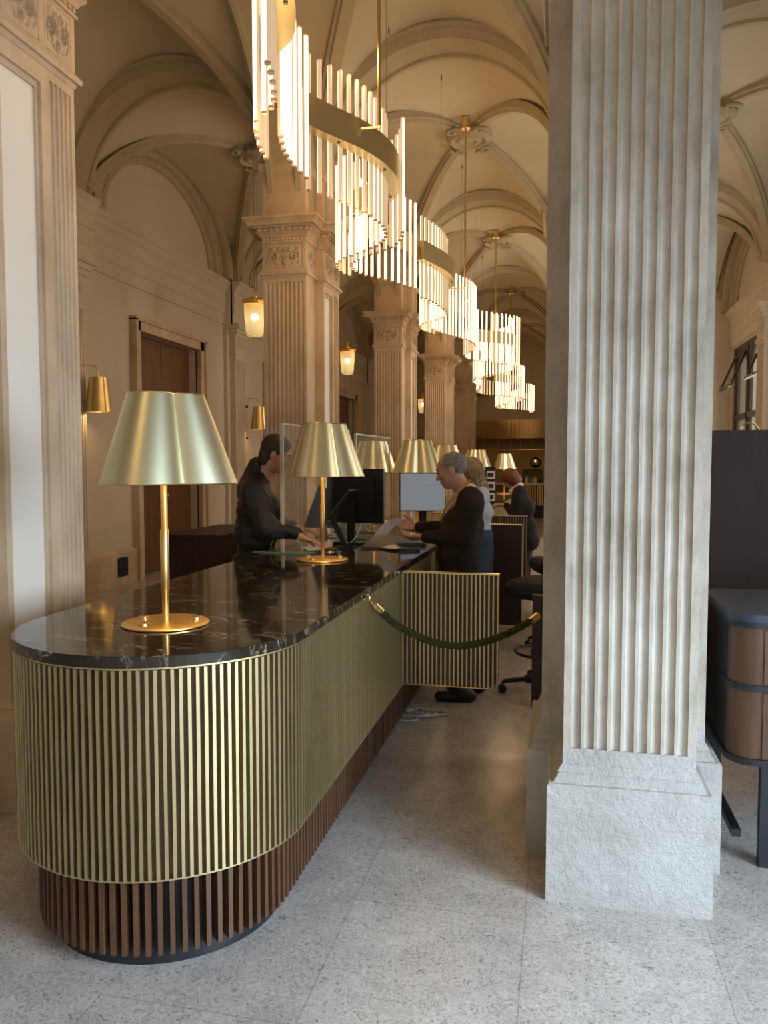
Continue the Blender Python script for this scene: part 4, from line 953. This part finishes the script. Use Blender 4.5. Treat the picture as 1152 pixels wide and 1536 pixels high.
shoe(t,off,(-.62,5.27,0),PI+.1); shoe(t,off,(-.58,5.5,0),PI-.1)
# the printed slip in his hand
a0=W(600,779,5.50); a1=W(571,802,5.42); mb=MB(); nv=Vector((0,1,.0)); fs=[]
for i in range(9):
    u=i/8; p=a0.lerp(a1,u)+Vector((0,0,.022*math.sin(u*PI))); fs.append((p,Vector((0,.04,.01)),Vector((0,0,.0006))))
fs=[(o,Vector((.035,.045,-.004)),b) for o,_,b in fs]; mb.sweep([(-1,-1),(1,-1),(1,1),(-1,1)],fs)
tt=thing('paper_slip','long white printed slip held in the hand of the man in brown','paper',a0); mb.build('sheet','paper',tt,a0); mb=MB(); p=a0.lerp(a1,.45)+Vector((0,0,.0235)); mb.obox(p,(1,0,-.6),(0,1,0),(.6,0,1),.012,.012,.0006); mb.build('printed_mark','blackp',tt,a0)
# --- man A: leather jacket on the customer side
off=Vector((-2.12,5.1,0)); t=thing('person','person in black leather jacket leaning over the counter on the left','person',off)
hc=W(416,681,5.05); fr=head_frame(hc,.12,-.42); nb=W(396,714,5.08)
w1=W(452,806,4.93); w2=W(445,793,5.30)
h1=hand_prims(w1,(1,.10,-.30),(0,-.1,-1),.22,1.0,1); h2=hand_prims(w2,(1,.1,-.10),(0,-.2,-1),.45,1.0,-1)
body_mesh('body',t,off,fr,nb,[h1,h2],[(nb,W(390,750,5.1),.07,.11),(W(390,750,5.1),W(385,830,5.1),.11,.11),(w1,w1+Vector((-.10,0,.05)),.026,.03),(w2,w2+Vector((-.10,0,.03)),.026,.03)])
S1=W(380,738,4.90); S2=W(392,735,5.30); EL=W(398,793,4.84); ER=W(412,785,5.36)
cloth('leather_jacket','leather',t,off,[(W(382,730,4.98),W(388,730,5.22),.090,.09),(W(389,765,5.0),W(389,765,5.2),.155,.15),(W(384,800,5.0),W(384,800,5.2),.150,.15),((-2.04,5.0,.92),(-2.04,5.2,.92),.135,.135),
 (S1,EL,.085,.072),(EL,w1+Vector((-.045,0,.03)),.070,.046),(S2,ER,.085,.07),(ER,w2+Vector((-.045,0,.02)),.07,.045),(nb+Vector((-.035,0,-.03)),nb+Vector((-.028,0,.05)),.088,.075),(W(375,735,5.08),W(388,700,5.08),.09,.065)],.045,.011,
 cut=[(nb+Vector((.012,0,.01)),nb+Vector((.075,0,.2)),.058,.105)],wrinkle=.0045)
def hair_full(q):
    d=ell(q,(-.022,0,.034),(.108,.089,.097)); d=smin(d,ell(q,(-.060,0,-.050),(.055,.070,.075)),.03); d=np.maximum(d,q[:,0]-.078-.25*(q[:,2]-.09)); d=np.maximum(d,-ell(q,(.075,0,-.045),(.085,.12,.085))); d=np.maximum(d,-(q[:,2]+.105-.9*np.maximum(0,q[:,0]+.03)))
    return np.maximum(d,-ell(q,(-.002,0,-.012),(.022,.14,.032)))
hair('hair','hair_dark',t,off,fr,hair_full); head_detail(t,off,fr,1)
cloth('trousers','trouser',t,off,[((-2.05,5.0,.92),(-2.08,4.98,.5),.11,.085),((-2.08,4.98,.5),(-2.1,4.98,.08),.085,.06),((-2.05,5.2,.92),(-2.2,5.2,.5),.11,.085),((-2.2,5.2,.5),(-2.24,5.2,.08),.085,.06)],.04,.018)
shoe(t,off,(-2.1,4.98,0),0); shoe(t,off,(-2.2,5.2,0),0)
# --- blond woman
off=Vector((-.68,7.1,0)); t=thing('person','person with long blond hair and pale blue shirt behind the man in brown','person',off)
Yb=7.05; hc=W(703,706,Yb); fr=head_frame(hc,PI-.35,-.35); nb=W(713,733,Yb)
wb=Vector((-1.0,7.0,1.12))
body_mesh('body',t,off,fr,nb,[hand_prims(wb,(-1,.1,-.1),(0,0,-1),.4,.9,1)],[(nb,nb+Vector((0,0,-.3)),.06,.09),(wb,wb+Vector((.08,0,0)),.022,.026)],.95,.010)
cloth('shirt','shirt',t,off,[(W(722,742,Yb-.08),W(722,742,Yb+.12),.075,.075),(W(722,768,Yb-.08),W(722,768,Yb+.12),.105,.10),(W(720,792,Yb-.06),W(720,792,Yb+.1),.10,.10),(W(722,748,Yb-.14),W(712,785,Yb-.16),.06,.05),(W(712,785,Yb-.16),wb+Vector((.05,0,0)),.05,.035)],.05,.014,wrinkle=.003)
cloth('hair_long','hair_blond',t,off,[(W(705,702,Yb),W(706,702,Yb),.105,.105),(W(712,708,Yb),W(722,730,Yb),.085,.06),(W(722,730,Yb-.03),W(731,752,Yb-.05),.055,.03)],.04,.011,cut=[(W(690,712,Yb),W(690,740,Yb),.085,.09)],wrinkle=.003)
cloth('jeans','denim',t,off,[(W(719,805,Yb-.06),W(719,805,Yb+.1),.125,.125),((-.70,7.0,.85),(-.68,6.99,.1),.105,.06),((-.68,7.18,.85),(-.66,7.2,.1),.105,.06)],.05,.016)
shoe(t,off,(-.66,7.0,0),PI); shoe(t,off,(-.64,7.2,0),PI)
# --- red haired woman
off=Vector((-.55,10.2,0)); t=thing('person','person with red bobbed hair and black jacket leaning over the farther counter','person',off)
Yb=10.2; hc=W(764,718,Yb); fr=head_frame(hc,PI+.1,-.75); nb=W(776,732,Yb); wb=W(751,757,Yb-.1)
body_mesh('body',t,off,fr,nb,[hand_prims(wb,(-1,.1,.0),(0,0,-1),.5,1,1)],[(nb,nb+Vector((.03,0,-.25)),.06,.09),(wb,wb+Vector((.12,0,-.02)),.024,.03)],.95,.012)
cloth('jacket','suit',t,off,[(W(780,740,Yb-.12),W(780,740,Yb+.12),.10,.10),(W(785,762,Yb-.1),W(785,762,Yb+.1),.15,.15),(W(787,790,Yb-.08),W(787,790,Yb+.1),.155,.155),(W(792,810,Yb-.08),W(792,810,Yb+.1),.15,.15),(W(776,748,Yb-.2),W(774,776,Yb-.22),.075,.06),(W(774,776,Yb-.22),wb+Vector((.07,0,-.01)),.06,.042)],.05,.018,wrinkle=.003)
cloth('shirt_collar','paper',t,off,[(nb+Vector((.02,-.03,.02)),nb+Vector((-.06,-.03,-.05)),.062,.05)],.03,.012)
def bob(q):
    d=ell(q,(-.02,0,.02),(.118,.105,.105)); d=smin(d,ell(q,(-.03,0,-.06),(.10,.105,.09)),.03); d=np.maximum(d,-ell(q,(.10,0,-.06),(.09,.072,.11))); return np.maximum(d,-(q[:,2]+.125))
hair('hair_bob','hair_red',t,off,fr,bob,.010)
cloth('trousers','trouser',t,off,[((-.42,10.12,.85),(-.45,10.1,.1),.12,.06),((-.42,10.3,.85),(-.42,10.3,.1),.12,.06)],.04,.02)
shoe(t,off,(-.43,10.1,0),PI); shoe(t,off,(-.40,10.3,0),PI)
# ------------------------------------------------------------------ office chairs, partition post, cabinet, tall panel
def chair(label,loc,rz,phase):
    t=thing('office_chair',label,'chair',loc,'black counter height office chairs',rz)
    mb=MB(); pr=rrect(-.25,.25,-.24,.24,.1,5); mb.frustum([(x*.86,y*.86) for x,y in pr],.69,pr,.73); mb.frustum(pr,.73,pr,.775); mb.frustum(pr,.775,[(x*.88,y*.88) for x,y in pr],.805); mb.build('seat','fab',t,smooth=True)
    mb=MB()
    P=rrect(-.23,.23,.86,1.24,.12,6); n=len(P); P=[(x,z-.11) for x,z in P]; mb.add([(x,.22+.25*(x*x),z) for x,z in P]+[(x*.96,.29+.25*x*x,z) for x,z in P],[tuple(range(n)),tuple(range(2*n-1,n-1,-1))]+[(i,i+n,(i+1)%n+n,(i+1)%n) for i in range(n)]); mb.build('backrest','fab',t,smooth=True)
    mb=MB(); mb.tube([(0,.15,.70),(0,.30,.72),(0,.31,1.0)],.02,8); mb.build('back_bar','blackp',t,smooth=True)
    mb=MB(); mb.tube([(0,0,.1),(0,0,.45)],.028,12); mb.tube([(0,0,.45),(0,0,.70)],.018,12); mb.build('gas_column','blackp',t,smooth=True)
    mb=MB(); mb.tube([(.21*math.cos(a),.21*math.sin(a),.30) for a in np.linspace(0,2*PI,33)],.012,8,caps=False); mb.tube([(-.21,0,.30),(.21,0,.30)],.008,6); mb.build('foot_ring','blackp',t,smooth=True)
    for k in range(5):
        a=phase+2*PI*k/5; c,s=math.cos(a),math.sin(a)
        mb=MB(); mb.tube([(0,0,.12),(.28*c,.28*s,.085),(.30*c,.30*s,.07)],.018,8,radii=[.024,.016,.014]); lg=mb.build('leg','blackp',t,smooth=True)
        mb=MB(); mb.obox((.30*c,.30*s,.031),(c,s,0),(-s,c,0),(0,0,1),.012,.018,.02); mb.tube([(.30*c-s*.022,.30*s+c*.022,.03),(.30*c+s*.022,.30*s-c*.022,.03)],.03,14); mb.build('caster','blackp',lg,smooth=True)
chair('black high office chair behind the near pillar, its wheel by the gate',(-.08,5.58,0),-1.95,PI+.12+1.95)
chair('second black office chair farther back, mostly hidden by the nearer one',(.02,6.9,0),-1.3,PI-.4)
mb=MB(); mb.box(-.135,.60,4.28,4.33,0,.905); single(mb,'low_partition','walnut_d','dark low panel just behind the pale pillar where the rope hooks on','partition',(-.13,4.28,0))
# dark desk at left beyond counter
d0=at(255,800,Z=.86); d1=at(330,803,Z=.86); d2=at(347,795,Z=.86)
t=thing('low_cabinet','dark wooden low cabinet left of the man in the leather jacket','cabinet',(d1.x,d1.y,0)); off=(d1.x,d1.y,0)
ang=0
mb=MB(); mb.box(d0.x-.01,d1.x,d1.y,d1.y+1.5,.04,.83); mb.build('body','walnut_d',t,off)
mb=MB(); mb.box(d0.x-.03,d1.x+.02,d1.y-.02,d1.y+1.52,.83,.86); mb.build('top','walnut_d',t,off)
mb=MB(); mb.box(d0.x+.03,d1.x-.04,d1.y+.04,d1.y+1.46,0,.04); mb.build('plinth','black',t,off)
# right cabinet
t=thing('cabinet','dark blue topped walnut cabinet on black legs beside the near pillar','cabinet',(1.2,3.6,0)); off=(1.2,3.6,0)
def cb(i,r=.10):
    x0,x1,y0,y1=.665+i,1.9-i,3.28+i,3.98-i; return rrect(x0,x1,y0,y1,r-i*.5,8)
mb=MB(); mb.prism(cb(0),.99,1.02); mb.build('top','navy',t,off,True)
mb=MB(); mb.prism(cb(.012),.43,.99); mb.build('body','walnut',t,off,True)
mb=MB(); mb.prism(cb(.004),.715,.74); mb.prism(cb(.002),.42,.445); mb.prism(cb(.004),.965,.99); mb.build('metal_band','black',t,off,True)
for x0,x1 in ((.79,.86),(.866,1.4)):
    for z0,z1 in ((.45,.71),(.745,.96)):
        mb=MB(); mb.box(x0,x1,3.285,3.295,z0,z1); mb.build('door_panel','walnut',t,off)
mb=MB(); mb.box(.8605,.8655,3.282,3.296,.44,.965); mb.build('door_gap','black',t,off)
mb=MB(); mb.box(.672,.69,3.40,3.86,.45,.96); mb.build('side_panel','black',t,off)
for x,y in ((.83,3.33),(.72,3.90),(1.75,3.33),(1.75,3.90)):
    mb=MB(); mb.box(x-.035,x+.035,y-.02,y+.02,0,.42); mb.build('leg','black',t,off)
mb=MB(); mb.box(.70,.735,3.35,3.9,.10,.13); mb.build('crossbar','black',t,off)
# tall partition at right
mb=MB(); mb.box(1.062,XW,6.0,6.06,0,1.855); t=single(mb,'tall_partition','walnut_d','tall plain dark brown partition behind the blue topped cabinet','partition',(1.062,6.0,0))
t=thing('wall_sconce','thin brass curved lamp arm peeking above the dark partition at right','wall lamp',at(1130,646,Y=9)); off=at(1130,646,Y=9)
mb=MB(); mb.tube([at(x,y,Y=9) for x,y in ((1110,660),(1110,646),(1113,638),(1122,634),(1132,636),(1138,644),(1139,660))],.010,8); mb.build('arm','brass',t,off,True)
mb=MB(); c=at(1110,672,Y=9); mb.lathe([(.12,-.3),(.07,0),(.065,0),(.115,-.3)],c,24,cap=False); mb.build('shade','brass',t,off,True)
mb=MB(); c=at(1139,662,Y=9); mb.tube([c,(c.x,c.y,0.02)],.012,8); mb.lathe([(.12,0),(.12,.02)],(c.x,c.y,0),24); mb.build('pole','brass',t,off,True); t['label']='thin brass floor lamp with curved arm peeking above the dark partition'; t.name='floor_lamp'; t['category']='lamp'; t.location=(c.x,c.y,0)
for ch in t.children:
    for v in ch.data.vertices: v.co+=Vector((off.x-c.x,off.y-c.y,off.z))
# ------------------------------------------------------------------ far bar with slatted canopy
t=thing('bar_canopy','curved bronze slatted canopy hanging over the far bar','canopy',(-1.1,28.2,2.5)); off=(-1.1,28.2,2.5)
cy=30.2; R0=4.2
mb=MB(); mb.lathe([(R0,2.50),(R0,3.10),(R0-.1,3.10),(R0-.1,2.50)],(-.9,cy,0),60,arc=(-PI*.80,-PI*.20),cap=False); mb.build('fascia','bronze',t,off,True)
mb=MB()
for k in range(90):
    a=-PI*.80+PI*.60*k/89; mb.obox((-.9+(R0+.012)*math.cos(a),cy+(R0+.012)*math.sin(a),2.80),(-math.sin(a),math.cos(a),0),(math.cos(a),math.sin(a),0),(0,0,1),.022,.012,.30)
mb.build('slats','bronze',t,off)
mb=MB(); mb.prism([(-.9+(R0-.05)*math.cos(a),cy+(R0-.05)*math.sin(a)) for a in np.linspace(-PI*.80,-PI*.20,40)],3.04,3.09); mb.box(-3.0,1.2,27.6,28.75,3.04,3.09); mb.build('soffit','bronze',t,off)
mb=MB()
for k in range(14):
    a=-PI*.70+PI*.45*k/13+random.uniform(-.02,.02); x,y=-.9+(R0-.3)*math.cos(a),cy+(R0-.3)*math.sin(a); mb.tube([(x,y,2.15),(x,y,2.52)],.012,6)
mb.build('hanging_rods','brass',t,off)
mb=MB(); mb.lathe([(R0-.2,2.13),(R0-.2,2.16),(R0-.5,2.16),(R0-.5,2.13)],(-.9,cy,0),40,arc=(-PI*.8,-PI*.2),cap=False); mb.build('hanging_shelf','brass',t,off)
mb=MB(); mb.box(-3.1,1.2,28.7,28.9,0,3.09); single(mb,'back_bar_wall','bronze','bronze panelled wall behind the far bar','panel wall',(-1,28.7,0))
t=thing('bar_counter','far slatted bar counter at the end of the hall','counter',(-.9,25.2,0)); off=(-.9,25.2,0)
mb=MB(); mb.lathe([(3.2,1.02),(3.2,1.06),(2.6,1.06),(2.6,1.02)],(-.4,27.8,0),40,arc=(-PI*.9,-PI*.1),cap=False); mb.build('top','paper',t,off)
mb=MB(); mb.lathe([(3.15,0),(3.15,1.02)],(-.4,27.8,0),40,arc=(-PI*.9,-PI*.1),cap=False); mb.build('front','walnut_d',t,off)
mb=MB()
for k in range(110): a=-PI*.9+PI*.8*k/109; mb.obox((-.4+3.17*math.cos(a),27.8+3.17*math.sin(a),.70),(-math.sin(a),math.cos(a),0),(math.cos(a),math.sin(a),0),(0,0,1),.022,.015,.31)
mb.build('slats','slat',t,off)
p=at(803,694,Y=28.5); mb=MB(); mb.lathe([(.17,0),(.19,.02),(.19,.04),(.16,.05)],seg=28); o=mb.build('rim','black'); o.name='round_mirror'; o.rotation_euler=(PI/2,0,0); o.location=(p.x,28.70,p.z); o['label']='small round dark rimmed mirror on the far bar wall'; o['category']='mirror'
mb=MB(); mb.lathe([(.155,.052),(.10,.062),(.001,.066)],seg=28); mb.build('glass','mirror',o,smooth=True)
p=at(798,714,Y=28.4); p.y=28.66; t=thing('picture_board','patterned brown board on the far bar wall below the mirror','board',p); mb=MB(); mb.box(-.35,.35,0,.04,-.22,.24); mb.build('board','walnut',t); mb=MB(); mb.hfield((-.33,-.012,-.2),(.66,0,0),(0,0,.42),(0,-1,0),40,22,scroll_h); mb.build('relief','warm_stone',t)
for k,(x,m,l) in enumerate(((783,'yellow','yellow'),(790,'paper','white'),(797,'mirror','grey'),(803,'paper','pale'))):
    p=at(x,724,Y=24.9); mb=MB(); mb.lathe([(.05,0),(.055,.12),(.03,.16),(.02,.22)],(0,0,0),12); single(mb,'bar_jar',m,'small %s jar standing on the far bar counter'%l,'jar',(0,0,0),'jars on the far bar').location=(p.x,24.8,1.06)
# postcard rack on the farther counter
t=thing('postcard_rack','dark postcard rack with white cards beside the fifth lamp','rack',(-.98,11.6,CZ)); off=Vector((-.98,11.6,CZ))
a=at(728,700,Y=11.5); b=at(743,745,Y=11.5)
mb=MB(); mb.box(a.x,b.x,11.5,11.56,CZ,a.z); mb.build('frame','black',t,off)
for k in range(3):
    z=a.z-.06-.16*k; mb=MB(); mb.box(a.x+.02,b.x-.01,11.48,11.5,z-.12,z); mb.build('postcard','paper',t,off)
    mb=MB(); mb.box(a.x+.035,b.x-.025,11.476,11.48,z-.09,z-.03); mb.build('card_picture','navy',t,off)
p=at(722,700,Y=11.6); mb=MB(); mb.box(-.08,.07,0,.02,0,.33); single(mb,'leaflet_box','purple','purple leaflet card standing left of the postcard rack','card').location=(p.x,11.6,CZ)
# laptop in front of the red-haired woman
t=thing('laptop','open dark laptop with pale edge before the red haired woman','laptop',(-.98,11.1,CZ)); 
mb=MB(); mb.box(-.12,.16,-.1,.1,0,.015); mb.build('keyboard_base','blackp',t); mb=MB(); mb.obox((-.17,0,.12),(0,1,0),(-.35,0,1),(1,0,.35),.15,.12,.006); mb.build('lid','navy',t); mb=MB(); mb.obox((-.163,0,.12),(0,1,0),(-.35,0,1),(1,0,.35),.152,.122,.002); mb.build('pale_edge','paper',t)
